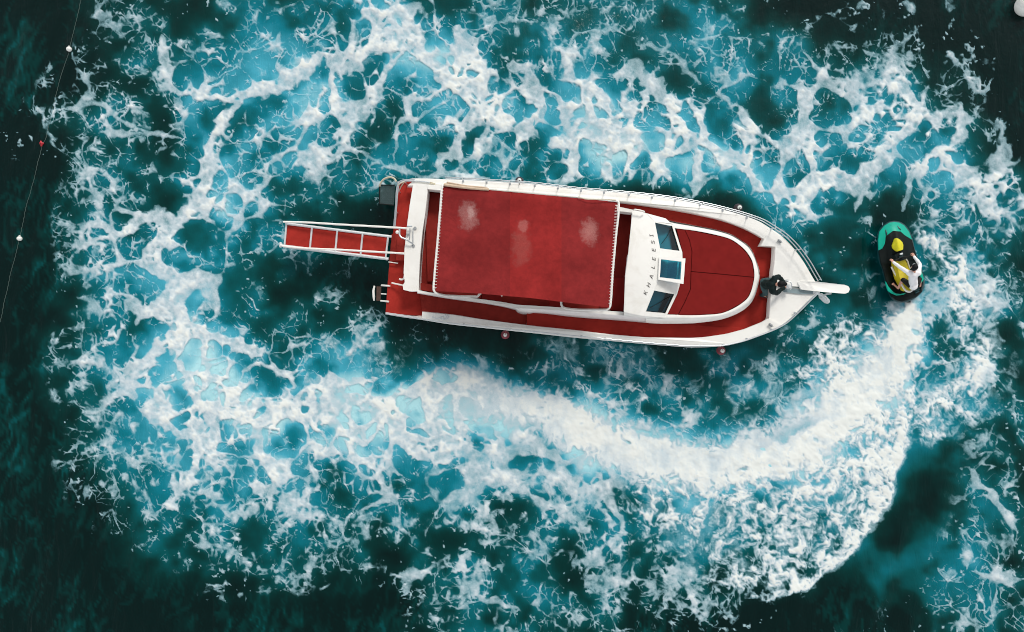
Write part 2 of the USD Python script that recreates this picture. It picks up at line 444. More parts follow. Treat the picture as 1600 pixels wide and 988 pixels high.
def inside(X, Y, poly):
    """signed distance in pixels to a polygon, positive inside"""
    g = shapely.Polygon(poly).buffer(12).buffer(-12)
    c = np.array(shapely.segmentize(g.exterior, 2).coords)
    d, _ = cKDTree(c).query(np.stack([X.ravel(), Y.ravel()], 1), workers=-1, distance_upper_bound=300)
    d = np.minimum(d, 300).reshape(X.shape)
    return np.where(shapely.contains_xy(g, X, Y), d, -d)

def fields(X, Y):
    """foam cover (0..1), aerated water with painted ripple highlights (0..1) and foam height (0..1) at the picture points X, Y"""
    # wavy domain
    w1x, w1y = noise(X, Y, 90, 1, 2), noise(X, Y, 90, 2, 2)
    w2x, w2y = noise(X, Y, 30, 3, 2), noise(X, Y, 30, 4, 2)
    w3x, w3y = noise(X, Y, 12, 7, 2), noise(X, Y, 12, 8, 2)
    D = ctrl(DENS, X + 16*w1x + 8*w2x, Y + 16*w1y + 8*w2y)
    D = D * sst(-110, -30, X + 15*w1x)*sst(1710, 1630, X + 15*w1x)*sst(-92, -25, Y + 15*w1y)*sst(1082, 1015, Y + 15*w1y)
    M = ctrl(MILK, X + 14*w1x + 6*w2x, Y + 14*w1y + 6*w2y)
    F = ctrl(FINE, X + 16*w1x, Y + 16*w1y)
    Xw, Yw = X + 9*w1x + 7*w2x + 1.8*w3x, Y + 9*w1y + 7*w2y + 1.8*w3y
    Xf, Yf = X + 6*w1x + 6.5*w2x + 3.2*w3x, Y + 6*w1y + 6.5*w2y + 3.2*w3y
    r1, e1, q1 = vor(Xw, Yw, 54, 11)
    r2, e2, q2 = vor(Xw, Yw, 27, 12)
    r3, e3, q3 = vor(Xf, Yf, 14, 13)
    r4, e4, q4 = vor(Xf + 2.2*noise(X, Y, 7, 5, 2), Yf + 2.2*noise(X, Y, 7, 6, 2), 8.5, 14)
    n60, n25, n10, n5 = noise(X, Y, 60, 21, 3), noise(X, Y, 25, 22, 3), noise(X, Y, 10, 23, 3), noise(X, Y, 4.5, 24, 2)
    worm = 1 - np.abs(noise(Xf, Yf, 17, 25, 2))*2.2          # curls of foam
    worm2 = 1 - np.abs(noise(Xf, Yf, 9, 26, 2))*2.2
    # strands
    pts = []
    for st in STRANDS:
        pl = [p for p in st[2:]]
        L = sum(np.hypot(b[0]-a[0], b[1]-a[1]) for a, b in zip(pl[:-1], pl[1:])); run = 0
        for a, b in zip(pl[:-1], pl[1:]):
            l = np.hypot(b[0]-a[0], b[1]-a[1]); n = max(2, int(l / 1.5))
            for k in np.linspace(0, 1, n):
                e = min(run + k*l, L - run - k*l)
                pts.append((a[0]*(1-k)+b[0]*k, a[1]*(1-k)+b[1]*k, st[0]*.92*(.40 + .60*min(e/25, 1)), st[1]))
            run += l
    pts = np.array(pts)
    Xs, Ys = X + 3*w1x + 5*w2x + 1.5*w3x, Y + 3*w1y + 5*w2y + 1.5*w3y
    xy = np.stack([Xs.ravel(), Ys.ravel()], 1); u = np.full(xy.shape[0], 40.); sg = np.ones(xy.shape[0])
    for lo_, hi_ in ((0, 2.2), (2.2, 3.6), (3.6, 5.2), (5.2, 6.6), (6.6, 20)):
        pk = pts[(pts[:, 2] > lo_) & (pts[:, 2] <= hi_)]
        if not len(pk): continue
        d, i = cKDTree(pk[:, :2]).query(xy, workers=-1, distance_upper_bound=40*hi_ if hi_ < 9 else 300)
        ok = np.isfinite(d); i = np.minimum(i, len(pk)-1); uu = np.where(ok, d / pk[i, 2], 40.)
        better = uu < u; u = np.where(better, uu, u); sg = np.where(better, pk[i, 3], sg)
    u = np.minimum(u, 40).reshape(X.shape); sg = sg.reshape(X.shape)
    u = u * np.clip(1 + .45*n60 + .35*n25, .4, 2.5)
    near = np.exp(-np.maximum(u-.7, 0)*.50) * sg           # the strand's neighbourhood
    core = sst(1.30, .62, u + .30*n10 + .15*n5) * sg
    ur = poly_dist(X + 10*w1x + 6*w2x, Y + 10*w1y + 6*w2y, RING)
    R = np.exp(-.55*ur**2)*(1 + .25*n60)
    # cellular threads: width grows with the cover
    cover = 1.06*D + .16*near - .05 + .08*R + .20*n60 + .16*n25
    cp = np.maximum(cover, 0)
    def net(g, f, t, soft):
        w = sst(.03, .24, t)                               # thin threads follow the cell walls, thick ones leave round openings
        return sst(1 - t, 1 - t + soft, g*(1 - w) + (.60*g + .44*f)*w) * (.70 + .30*sst(.06, .30, t))
    t1 = np.clip(.03 + .20*cp**1.5 + .34*near**1.9 - .16*(q1-.3) + .05*n25, -.2, .92) * sst(-.15, .15, cover)
    t2 = np.clip(-.00 + .19*cp + .26*near**2 - .20*(q2-.3) + .09*n25, -.2, .90) * sst(-.1, .2, cover)
    t3 = np.clip(-.04 + .38*cp*(.35+.9*F) + .16*near - .22*(q3-.4) + .12*n25 + .05*n10, -.3, .88)
    t4 = np.clip(-.11 + .54*cp*(.3+.8*F) + .16*n10 + .14*n25 - .25*(q4-.4), -.3, .8)
    broken = sst(-1.1, .0, n10 + 1.2*cover + .5*n25)        # threads break up
    a1 = net(r1, e1, t1, .08) * sst(.85, .45, F) * sst(-1.5, -.5, n10 + 2*cover)
    a2 = net(r2, e2, t2, .10) * sst(1.1, .6, F) * broken
    a3 = net(r3, e3, t3, .17) * (.35*sst(-.05, .25, F + .35*near) + .65*sst(.18, .44, F)) * broken
    a4 = net(r4, e4, t4, .25) * sst(.28, .60, F)
    # curls and torn scraps at the fringes
    c1 = sst(1.00 - .55*cp, 1.25 - .55*cp, worm + .25*n25 + .12*n5) * sst(.28, .6, F) * sst(.02, .2, D)
    c2 = sst(1.08 - .55*cp, 1.36 - .55*cp, worm2 + .35*n25 + .1*n5) * sst(.30, .65, F) * sst(.02, .2, D)
    # hair lines of foam across the open water
    lace = np.maximum.reduce([sst(.940, .985, r1 + .025*n25), .9*sst(.925, .985, r2 + .05*n25), .80*sst(.86, .98, r3 + .08*n25 + .04*n10)*sst(-.5, .4, n60 + cover)]) * sst(.0, .40, cover + .22*n25 + .2*n60) * .74
    rich = np.clip(.60 + .18*sst(.22, .62, D + .12*n60) + .24*R + .1*near, 0, 1)         # old foam at the fringes has thinned to a film
    px = abs(np.median(np.diff(X[0])))
    def rounded(f, s_):                                            # surface tension rounds tips and openings
        return sst(.15, .72, gaussian_filter(f, s_ / px))
    big = np.maximum.reduce([a1, a2*.95, core*.95]); big = (.25*big + .75*rounded(big, 2.0)) * (.86 + .10*n25 + .08*n10)
    small = np.maximum.reduce([a3*.9, a4*.8, c1*.66, c2*.60]); small = (.22*small + .78*rounded(small, 1.8)) * (.84 + .12*n10)
    foam = np.maximum.reduce([big*np.maximum(rich, .68), small*rich, lace*broken*(.7 + .3*rich)*(.8 + .25*n10)])
    foam = np.maximum(foam * sst(.03, .16, D), core*.8*rich)
    # loose flecks
    fl = sst(1.15, 1.5, n5 + .5*noise(X, Y, 2.6, 27, 1) + .35*n25) * sst(.02, .15, D) * .6
    foam = np.maximum(foam, fl)
    # bubbles: round openings in the thick foam
    holes = sst(.52, .30, r3 + .1*n5) * sst(.35, .8, q3) * sst(.3, .9, u) * sst(.2, .5, near)
    foam = foam * (1 - .7*holes)
    foam = foam * (1 + .09*n10 + .07*n5 - .05 - .16*sst(.75, .35, r3)*sst(.5, .9, foam))
    n55 = noise(X, Y, 55, 31, 2)
    bill = 1 - np.abs(noise(Xw, Yw, 24, 33, 3))*1.9
    bill2 = 1 - np.abs(noise(Xf, Yf, 11, 34, 3))*1.9
    # churned band behind the jet ski
    ub = poly_dist(X + 8*w1x + 4*w2x, Y + 8*w1y + 4*w2y, RIBBON)
    along = sst(520, 930, X)
    fine = 1 - np.abs(noise(Xf, Yf, 5.5, 35, 2))*1.9
    tex = .30*bill + .24*bill2 + .22*fine + .15*n5 + .13*n10 + .12*noise(Xf, Yf, 16, 36, 4) + .06          # about -.2 .. 1
    band = sst(1.55, .55, ub + .26*n25 + .20*n10 - .25*(bill2-.2))
    foam = np.maximum(foam, band * np.clip(.38 + .60*along + .08*n25 + .05*n55 + .08*(tex-.3) - .08*sst(.5, 1.2, ub) + .05*noise(X, Y, 7, 51, 3, sy=26) - .02, 0, 1))
    # spray field round the band
    sd = inside(X + 5*w2x + 3*n10, Y + 5*w2y + 3*n5, SPRAY)
    ins = sst(-2, 5, sd)
    base = .50 + .16*sst(1050, 1300, X) + .34*sst(38, 5, sd)*sst(1180, 1320, X)*sst(560, 680, Y) + .34*np.exp(-np.maximum(ub-.9, 0)*4.) - .42*sst(800, 950, Y)*sst(1340, 1020, X) - .22*sst(650, 560, Y)*sst(1340, 1200, X) - .16*sst(1080, 960, X)
    sp = ins * np.clip(base + 0.95*(tex - .24) + .14*n55 + .16*n25, 0, 1)
    foam = np.maximum(foam * (1 - .5*ins*(1 - band)), sp)
    foam = foam * (1 - .85*sst(2, -6, sd)*sst(-120, -60, sd)*sst(640, 700, Y)*sst(1180, 1260, X))
    ua = poly_dist(X + 7*w1x + 6*w2x, Y + 7*w1y + 6*w2y, ARC)
    arc = sst(2.4, .6, ua + .3*n25) * np.clip(.74 + .95*(tex - .26) + .2*n25 - .12*np.maximum(ua - .6, 0), 0, 1)
    foam = np.maximum(foam, arc)
    # soft wisps drifting off the band towards the boat
    for wx, wy, rx, ry, am in ((1165, 605, 110, 60, .55), (1050, 590, 80, 45, .35), (930, 560, 130, 42, .38), (1330, 540, 40, 40, .4), (1360, 440, 22, 45, .45), (1548, 520, 45, 100, .5), (600, 560, 70, 30, .35)):
        m_ = np.exp(-((X - wx + 8*w2x)/rx)**2 - ((Y - wy + 8*w2y)/ry)**2)
        foam = np.maximum(foam, am * m_**.7 * np.clip(.55 + 1.0*(.6*bill + .4*bill2 - .25) + .25*n25, 0, 1.3))
    foam = np.clip(foam, 0, 1)
    # aeration: pale turquoise water, stronger next to the foam
    soft = gaussian_filter(foam, 10 / abs(np.median(np.diff(X[0]))))
    inring = sst(60, 190, X)*sst(1590, 1500, X)*sst(980, 860, Y + .0*X)
    milk = np.clip(M*(.52 + .17*np.clip(R, 0, 1)) + inring*(.04 + .10*sst(.12, .38, M)) + .08*R + .24*(soft-.20) + .14*n60*sst(.05, .3, M) + .08*n25*M + .42*sst(2.2, .5, ub), 0, 1.15)
    milk = milk * (1 - .34*sst(.05, -.8, n60 + .6*n25)*(1-soft))
    # ripple highlights on quiet water, painted into its colour as paler crests
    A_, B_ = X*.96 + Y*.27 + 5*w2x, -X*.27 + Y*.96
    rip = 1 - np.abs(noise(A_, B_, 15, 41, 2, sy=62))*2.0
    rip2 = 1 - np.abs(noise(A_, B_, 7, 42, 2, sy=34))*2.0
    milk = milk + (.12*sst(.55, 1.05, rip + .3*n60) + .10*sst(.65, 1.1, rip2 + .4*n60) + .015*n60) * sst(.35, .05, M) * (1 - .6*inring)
    pale = sst(1.5, .5, ub)*.5
    h = foam*(.4 + .3*n25 + .18*n10 + .06*n5)
    far = sst(-118, -40, X)*sst(1718, 1640, X)*sst(-98, -30, Y)*sst(1088, 1020, Y)
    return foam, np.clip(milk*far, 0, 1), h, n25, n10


# ------------------------------------------------------------------ the sea
def axis(lo, hi, step, far):
    mid = np.arange(lo, hi + step, step); out = []; d = step
    while sum(out) < far: d *= 1.28; out.append(d)
    r = np.cumsum(out)
    return np.r_[(lo - r)[::-1], mid, mid[-1] + r]
WU, WV = axis(-130, 1730, 3.5, 90000), axis(-110, 1100, 3.5, 90000)
GU, GV = np.meshgrid(WU, WV)

def sea_level(U, V):
    """height of the water surface in metres at the picture points"""
    U, V = np.asarray(U, float), np.asarray(V, float)
    calm = np.exp(-((np.maximum(np.abs(U-800)-900, 0)/4000)**2))
    z = .045*noise(U, V, 130, 61, 2) + .020*noise(U + .35*V, V, 26, 62, 2, sy=90)
    ub = poly_dist(U, V, RIBBON) if U.size > 10 else 9
    return z*(.4 + .6*calm)
print('sea')
FS = 1.5
FU, FV = np.arange(-120, 1721, FS), np.arange(-100, 1091, FS); FX, FY = np.meshgrid(FU, FV)
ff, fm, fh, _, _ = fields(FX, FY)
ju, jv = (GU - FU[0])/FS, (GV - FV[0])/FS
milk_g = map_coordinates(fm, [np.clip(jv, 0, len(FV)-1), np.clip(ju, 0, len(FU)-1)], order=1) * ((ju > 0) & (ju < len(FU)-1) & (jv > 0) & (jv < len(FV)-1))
SEA_Z = sea_level(np.clip(GU, -3000, 5000), np.clip(GV, -3000, 4000))
wp = P(GU, GV, 0); wp[..., 2] = SEA_Z
h, w = GU.shape; ii = np.arange(h*w).reshape(h, w)
q = np.stack([ii[:-1, :-1], ii[1:, :-1], ii[1:, 1:], ii[:-1, 1:]], -1).reshape(-1, 4)
def add_float(prim, name, vals):
    UsdGeom.PrimvarsAPI(prim).CreatePrimvar(name, T.FloatArray, 'vertex').Set(Vt.FloatArray.FromNumpy(np.asarray(vals, np.float32).ravel()))

M['sea'] = usdkit.material(stage, '/World/Looks/sea_water', {
    'a': ('attribute', {'attribute': 'aeration_and_glints'}), 'g': ('geometry', {}),
    'n': ('noise_texture', {'scale': 1.6, 'detail': 7., 'roughness': .62, 'distortion': .5}),
    'm1': ('math', {'math_type': 'multiply_add', 'value2': .22, 'value3': -.11}),
    'm2': ('math', {'math_type': 'multiply'}),
    'm3': ('math', {'math_type': 'add', 'use_clamp': True}),
    'amp': ('math', {'math_type': 'multiply_add', 'value2': 1.2, 'value3': .12}),
    'r': ('rgb_ramp', {'ramp': SEA_RAMP}),
    'mp': ('mapping', {'scale': (2.2, .55, 1.)}),
    'w1': ('noise_texture', {'scale': 1.0, 'detail': 5., 'roughness': .55, 'distortion': .8}),
    'w2': ('noise_texture', {'scale': 6.0, 'detail': 4., 'roughness': .6}),
    'wm': ('math', {'math_type': 'multiply_add', 'value2': .22}),
    'b': ('bump', {'strength': .5, 'distance': .10}),
    'p': ('principled_bsdf', {'roughness': .10, 'ior': 1.33, 'specular_ior_level': .26})},
    [('g.position', 'n.vector'), ('n.fac', 'm1.value1'), ('a.fac', 'amp.value1'), ('m1.value', 'm2.value1'), ('amp.value', 'm2.value2'),
     ('a.fac', 'm3.value1'), ('m2.value', 'm3.value2'), ('m3.value', 'r.fac'), ('r.color', 'p.base_color'),
     ('g.position', 'mp.vector'), ('mp.vector', 'w1.vector'), ('g.position', 'w2.vector'), ('w2.fac', 'wm.value1'), ('w1.fac', 'wm.value3'),
     ('wm.value', 'b.height'), ('b.normal', 'p.normal')], surface='p.BSDF')
water = usdkit.mesh(stage, '/World/sea', (wp.reshape(-1, 3), q), M['sea'], smooth=True)
add_float(water, 'aeration_and_glints', milk_g)
tag(water, 'dark teal sea with turquoise aerated water where boats have churned it', 'sea', kind='structure')

# the foam: a thin raised skin of its own where bubbles cover the water
print('foam')
fz = map_coordinates(SEA_Z, [np.interp(FY, WV, np.arange(len(WV))), np.interp(FX, WU, np.arange(len(WU)))], order=1)
fp = P(FX, FY, 0); fp[..., 2] = fz + .012 + .06*fh
h, w = FX.shape; ii = np.arange(h*w).reshape(h, w)
q = np.stack([ii[:-1, :-1], ii[1:, :-1], ii[1:, 1:], ii[:-1, 1:]], -1).reshape(-1, 4)
q = q[ff.ravel()[q].max(1) > .10]
keep, inv = np.unique(q, return_inverse=True); q = inv.reshape(-1, 4)
M['foam'] = usdkit.material(stage, '/World/Looks/sea_foam', {
    'a': ('attribute', {'attribute': 'cover'}), 'g': ('geometry', {}),
    'n': ('noise_texture', {'scale': 22., 'detail': 5., 'roughness': .7}),
    'nv': ('voronoi_texture', {'scale': 16., 'feature': 'f1'}),
    'na': ('math', {'math_type': 'multiply_add', 'value2': .30, 'value3': -.15}),
    'sum': ('math', {'math_type': 'add'}),
    'al': ('map_range', {'range_type': 'smoothstep', 'from_min': .12, 'from_max': .98, 'to_min': 0., 'to_max': 1., 'clamp': True}),
    'r': ('rgb_ramp', {'ramp': FOAM_RAMP}),
    'bm': ('math', {'math_type': 'multiply_add', 'value2': .5}),
    'b': ('bump', {'strength': .05, 'distance': .02}),
    'p': ('principled_bsdf', {'roughness': .75, 'specular_ior_level': .25}), 't': ('transparent_bsdf', {}), 'm': ('mix_closure', {})},
    [('g.position', 'n.vector'), ('n.fac', 'na.value1'), ('na.value', 'sum.value1'), ('a.fac', 'sum.value2'), ('sum.value', 'al.value'),
     ('sum.value', 'r.fac'), ('r.color', 'p.base_color'), ('g.position', 'nv.vector'), ('nv.distance', 'bm.value1'), ('n.fac', 'bm.value3'), ('bm.value', 'b.height'), ('b.normal', 'p.normal'),
     ('al.result', 'm.fac'), ('t.BSDF', 'm.closure1'), ('p.BSDF', 'm.closure2')], surface='m.closure')
foam_mesh = usdkit.mesh(stage, '/World/sea_foam', (fp.reshape(-1, 3)[keep], q), M['foam'], smooth=True)
add_float(foam_mesh, 'cover', ff.ravel()[keep])
tag(foam_mesh, 'white foam of the circling wake spread in threads and patches round the boat', 'foam', kind='stuff')
print('foam triangles', 2*len(q))

# ------------------------------------------------------------------ the tour boat
def lin(a, b, n): return np.linspace(a, b, n)
def zg(u, v=None): return np.interp(u, [600, 850, 1080, 1280], [1.22, 1.34, 1.52, 1.90])       # gunwale
def zhull(u, v=None): return np.where(np.asarray(u) < 668, np.interp(u, [648, 668], [.77, 1.26]), zg(u))
def zdeck(u, v=None): return np.interp(u, [600, 822, 823, 1080, 1210], [.92, .95, 1.10, 1.18, 1.36])
def zrim(u, v=None): return np.interp(u, [620, 800, 1000, 1190], [1.45, 1.55, 1.90, 1.98])      # cockpit coaming and sundeck rim

UP_OUT = [(621, 285), (650, 279.5), (696, 281), (740, 283), (790, 286), (830, 288.5), (900, 296), (960, 301), (1040, 310), (1080, 317), (1132, 329), (1169, 340), (1189, 348), (1201, 355.5), (1221, 369), (1240, 388), (1257, 411), (1268, 430), (1274, 440)]
UP_IN = [(637, 290), (655, 290), (696, 294), (740, 297), (790, 301), (830, 303.5), (900, 308.5), (960, 314), (1040, 324.5), (1080, 332), (1128, 343), (1162, 355.5), (1183, 366.5), (1195, 374)]
LO_OUT = [(603, 490), (630, 494.5), (659, 498.5), (700, 505), (754, 511), (840, 520), (900, 526.5), (960, 532), (1042, 539), (1083, 541.5), (1124, 540.5), (1150, 536), (1182, 525.5), (1221, 508.5), (1246, 487), (1262, 471), (1276, 457.5)]
LO_IN = [(659.5, 487.5), (710, 492.5), (750, 499), (840, 510.5), (900, 516.5), (960, 523.5), (1015, 527.7), (1080, 528.5), (1102, 527), (1136, 522), (1163.5, 514.6), (1191, 503.5), (1200, 498)]
RIM_OUT_UP = [(667, 289), (690, 291), (760, 299), (860, 308), (968, 324), (1008, 332.5), (1051, 346), (1080, 351.5), (1138, 364.7), (1155, 373.8), (1172, 387), (1182, 408), (1187, 428)]
RIM_OUT_LO = [(629.5, 453), (665, 459.5), (700, 466.5), (752, 474), (792, 480), (830, 489), (900, 496), (970, 501.5), (1036, 506), (1080, 505.5), (1102, 503.5), (1124.5, 500), (1158, 487), (1174.6, 472), (1183, 452), (1187, 428)]
RIM_IN = [(1057, 357.5), (1080, 360.2), (1128.6, 370), (1141, 374), (1155, 383), (1167.5, 395.5), (1176, 411), (1178.5, 430), (1175, 450), (1169, 464.5), (1158, 474.5), (1136, 486.5), (1124.5, 490), (1102, 491.8), (1080, 492.3), (1043, 491.3)]

c0 = P(900, 420, 0)
boat = thing('tour_boat', c0, 'white tour boat with red decks, red canopy and a black name on its roof', 'boat')
N = 90
def sm(line, n=N, z=None):
    p = smooth_line(np.array(line, float), n); zz = zval(z, p) if z is not None else 0
    return P(p[:, 0], p[:, 1], zz)
# hull sides: flared from the waterline, with a rubbing strake
up = sm(UP_OUT, N, zhull); lo = sm(LO_OUT, N, zhull)
mid = (up + lo) / 2
def inset(edge, k, z):
    e = mid + (edge - mid) * k; e[:, 2] = z; return e
s = lin(0, 1, N)
skins = []
for e, fl in ((up, False), (lo, True)):
    bow = np.clip((s - .62) / .38, 0, 1) ** 1.6
    rows_ = [e - [0, 0, .02]]
    for zz, kk in ((.95, .975), (.6, .94), (.25, .90), (-.25, .84)):
        r = mid + (e - mid) * (kk - .10*bow*(1-kk)/.16)[:, None]
        r[:, 0] -= bow * (1.0 - (zz + .25)/2.2) * 1.1
        r[:, 2] = np.minimum(zz, e[:, 2] - .05); rows_.append(r)
    skins.append(loft(rows_, fl))
skins.append(loft([np.stack([a[0] * (1-k) + b[0] * k for k in lin(0, 1, 8)]) for a, b in zip([up - [0, 0, .02]] + [None]*0, [lo - [0, 0, .02]])] + [np.stack([(up[0]*(1-k) + lo[0]*k) * [1, 1, 0] + [.12, 0, -.25] for k in lin(0, 1, 8)])]))
hull = part('hull', skins, M['gelcoat'], boat, smooth=40)
# rounded rub rails
part('rub_rail', [tube(up + [0, 0, -.10], .035, 8)], M['gelcoat_edge'], hull, smooth=60)
part('rub_rail', [tube(lo + [0, 0, -.10], .035, 8)], M['gelcoat_edge'], hull, smooth=60)

# gunwales (bulwark tops) as slabs
ug = plate(UP_OUT[1:15] + [(1224, 380), (1212, 385)][:0] + UP_IN[::-1], zg, .10)
part('gunwale', ug, M['gelcoat'], boat)
lg = plate(LO_OUT[2:14] + [(1205, 500)] + LO_IN[::-1], zg, .10)
part('gunwale', lg, M['gelcoat'], boat)
# inner faces of the bulwarks, sloping down to the side decks
def slope(top_line, ztop, dx, dy, zbot, n=60):
    a = sm(top_line, n, ztop) - [0, 0, .03]; p = smooth_line(np.array(top_line, float), n)
    b = P(p[:, 0] + dx, p[:, 1] + dy, zval(zbot, p))
    return loft([a, b])
part('bulwark', slope(UP_IN, zg, 0, 3.0, zdeck), M['gelcoat_edge'], boat)
part('bulwark', slope(LO_IN, zg, 0, -.6, zdeck), M['gelcoat_edge'], boat)

# decks
part('stern_platform', plate([(622, 286), (648, 281), (676, 284), (672, 300), (645, 330), (642, 420), (648, 450), (668, 456), (664, 494), (602.5, 489.5), (606, 440), (609, 405), (613, 372), (616, 345)], .78, .12), M['deck_red'], boat)
part('stern_step', plate([(612, 366), (634, 368), (632, 408), (608.5, 408)], .86, .10), M['deck_dark'], boat)
part('stern_step', plate([(621, 368), (633.5, 369), (632, 407), (618.5, 407)], 1.02, .18), M['deck_dark'], boat)
sd_up = plate([(668, 285)] + [(u, v - 3) for u, v in UP_IN[2:]] + [(1190, 384), (1212, 385.5), (1206, 440), (1187, 436)] + [(1182, 408), (1172, 389), (1155, 376), (1138, 367), (1080, 354), (1008, 336), (968, 329), (860, 312), (760, 303), (690, 296)], zdeck, .10)
part('side_deck', sd_up, M['deck_red'], boat)
sd_lo1 = plate([(656, 455), (700, 463), (752, 470), (792, 476), (822.7, 483), (822.7, 511), (750, 502), (700, 496), (660, 490.5)], .93, .10)
part('side_deck', sd_lo1, M['deck_dark'], boat, label='darker lower side deck beside the cockpit')
sd_lo2 = plate([(823.2, 484), (900, 493), (970, 498), (1036, 503), (1080, 502), (1124.5, 496), (1158, 483), (1180, 455), (1186, 432), (1207, 433)] + [(1206, 470), (1203, 497)] + [(u, v + 3) for u, v in LO_IN[::-1][:10]] + [(823.2, 511)], zdeck, .16)
part('side_deck', sd_lo2, M['deck_red'], boat)

# bow panel, bowsprit, chain channel
bow_top = plate([(1195, 373.5), (1200, 356.5), (1221, 370), (1240, 389), (1257, 412), (1268, 431), (1274, 440.5), (1276, 449.5), (1228, 447), (1206.5, 446), (1208, 426), (1210.5, 410), (1211.7, 385.5), (1189.5, 384)], lambda u, v: zg(u) + .03, .35)
part('bow_deck', bow_top, M['gelcoat'], boat)
bow_low = plate([(1206, 446), (1228, 447.5), (1266, 452), (1275, 457.5), (1262, 470), (1246, 486), (1222, 507), (1203, 516), (1196, 511), (1202, 496), (1203.6, 472)], lambda u, v: zg(u) - .06, .30)
part('bow_deck', bow_low, M['gelcoat'], boat)
part('chain_channel', [plate([(1222, 450), (1240, 451.3), (1272, 454.5), (1270, 460), (1250, 459.3), (1225, 456.5)], lambda u, v: zg(u) - .015, .05)], M['grey_plate'], boat)
part('bowsprit', plate([(1246, 440), (1273.7, 440), (1300, 443), (1320, 445.3), (1326, 447.6), (1328, 452), (1326, 457), (1321, 459), (1299, 457.3), (1274, 455.2), (1252, 452.4)], lambda u, v: zg(np.minimum(u, 1280)) + .075, .09, rnd=1.5), M['gelcoat'], boat)
for pts in ([(1218, 377)], [(1204, 508)]):
    u, v = pts[0]; z = float(zg(u)) + .06; c = P(u, v, z)
    part('cleat', [box(c, (.13, .09, .04), -.6), tube(np.array([c + [-.07, .05, .04], c + [.07, -.05, .04]]), .016)], M['grey'], boat)
# windlass on the bow
z = 1.86
wl = part('windlass', [trimesh.creation.cylinder(.075, .14, sections=20, transform=trimesh.transformations.translation_matrix(P(1231, 448, z + .1)))], M['galv'], boat)
part('windlass_handle', [tube_px([(1226, 438, z + .1), (1231, 439.5, z + .28), (1236, 442, z + .3), (1237, 447, z + .28), (1235, 452, z + .1)], .02, 8, 20)], M['galv'], wl)
part('windlass_base', [box(P(1229, 439, z + .08), (.12, .08, .08))], M['grey'], wl); part('windlass_base', [box(P(1230, 450.5, z + .05), (.14, .07, .06))], M['grey'], wl)

# transom bench, cockpit coaming, cabin sides
part('transom_bench', plate([(646, 287), (667.5, 288.5), (668, 300), (664, 336), (660, 362), (656.5, 398), (654.8, 430), (654.3, 455), (640, 455.5), (630, 453), (629.2, 446), (632.5, 441), (630.8, 427), (632, 390), (636, 352), (640, 322), (644.5, 294)], 1.45, .62, rnd=1), M['gelcoat'], boat)
co_up = plate([(667, 288.5), (690, 290), (760, 297.5), (860, 307), (968, 323.5), (989, 328), (989, 332.5), (968, 330.2), (860, 315), (760, 305.5), (690, 297.4), (668, 295.5)], zrim, .5)
part('coaming', co_up, M['gelcoat'], boat)
LOC_TOP = [(652, 453), (668, 456.5), (700, 461.3), (752, 467.6), (784, 472), (809, 476.4), (840, 478.3), (900, 482), (970, 487.3), (1010, 491)]
LOC_OUT = [(652, 457.3), (668, 460), (700, 465.4), (752, 472.4), (784, 477.3), (809, 482), (840, 483.3), (900, 487.5), (970, 493), (1010, 497)]
part('coaming', plate(LOC_TOP + LOC_OUT[::-1], zrim, .5), M['gelcoat'], boat)
# sloping cabin side on the lower (starboard) side
a = sm(LOC_OUT[5:] + [(1036, 498.2), (1080, 498.2), (1102, 497)], 50, lambda u, v: zrim(u) - .01)
b = sm([(805, 484.5), (812, 490.4), (824, 491.7), (830, 489.3), (900, 496), (970, 501.6), (1036, 506.3), (1080, 505.6), (1102, 503.5)], 50, zdeck)
part('cabin_side', loft([a, a*.4 + b*.6 + [0, 0, .04], b]), M['gelcoat_edge'], boat, smooth=40)
a = sm(LOC_OUT[:6], 40, lambda u, v: zrim(u) - .01); b = sm([(652, 459), (668, 461.5), (700, 467), (752, 474), (784, 479.5), (806, 485)], 40, .93)
part('cabin_side', loft([a, b]), M['gelcoat_edge'], boat, smooth=40)
a = sm(RIM_OUT_UP, 60, lambda u, v: zrim(u) - .01); b = sm([(u, v + 2) for u, v in RIM_OUT_UP], 60, zdeck)
part('cabin_side', loft([a, b]), M['gelcoat_edge'], boat, smooth=40)

# sundeck rim and cushions
rim_out = RIM_OUT_UP[5:] + RIM_OUT_LO[::-1][1:7]
top_mid = []
ro = smooth_line(np.array([(1008, 332.5)] + RIM_OUT_UP[6:] + [(1183, 452), (1174.6, 472), (1158, 487), (1124.5, 500), (1102, 503.5), (1080, 505.5), (1036, 506.3), (1008, 504.5)]), 120)
ri = smooth_line(np.array([(1014, 344)] + RIM_IN + [(1010, 493)]), 120)
A = P(ro[:, 0], ro[:, 1], np.interp(ro[:, 0], [1000, 1190], [1.32, 1.62]))
low = np.clip((ro[:, 1] - 440) / 40, 0, 1)[:, None]
B = P(ro[:, 0]*.72 + ri[:, 0]*.28, ro[:, 1]*.72 + ri[:, 1]*.28, zrim(ro[:, 0]) - .03)
B2 = P(ro[:, 0]*.45 + ri[:, 0]*.55, ro[:, 1]*.45 + ri[:, 1]*.55, zrim(ro[:, 0]))
B = B2*low + B*(1-low)
C = P(ri[:, 0]*.95 + ro[:, 0]*.05, ri[:, 1]*.95 + ro[:, 1]*.05, zrim(ri[:, 0]) + .005); D_ = P(ri[:, 0], ri[:, 1], zrim(ri[:, 0]) - .08)
Bm = A*.22 + B*.78 + [0, 0, .05]
part('sundeck_rim', loft([A, Bm, B, B*.5 + C*.5 + [0, 0, .012], C, D_]), M['gelcoat'], boat, smooth=50)
zs = lambda u, v: zrim(u) + .0
fwd = [(1073, 359.5), (1080, 360.6), (1128.6, 370.4), (1141, 374.4), (1155, 383.4), (1167.2, 396), (1175.6, 411.3), (1178, 430)]
seam = [(1072.5, 360), (1077, 375), (1081, 393), (1080, 424)]
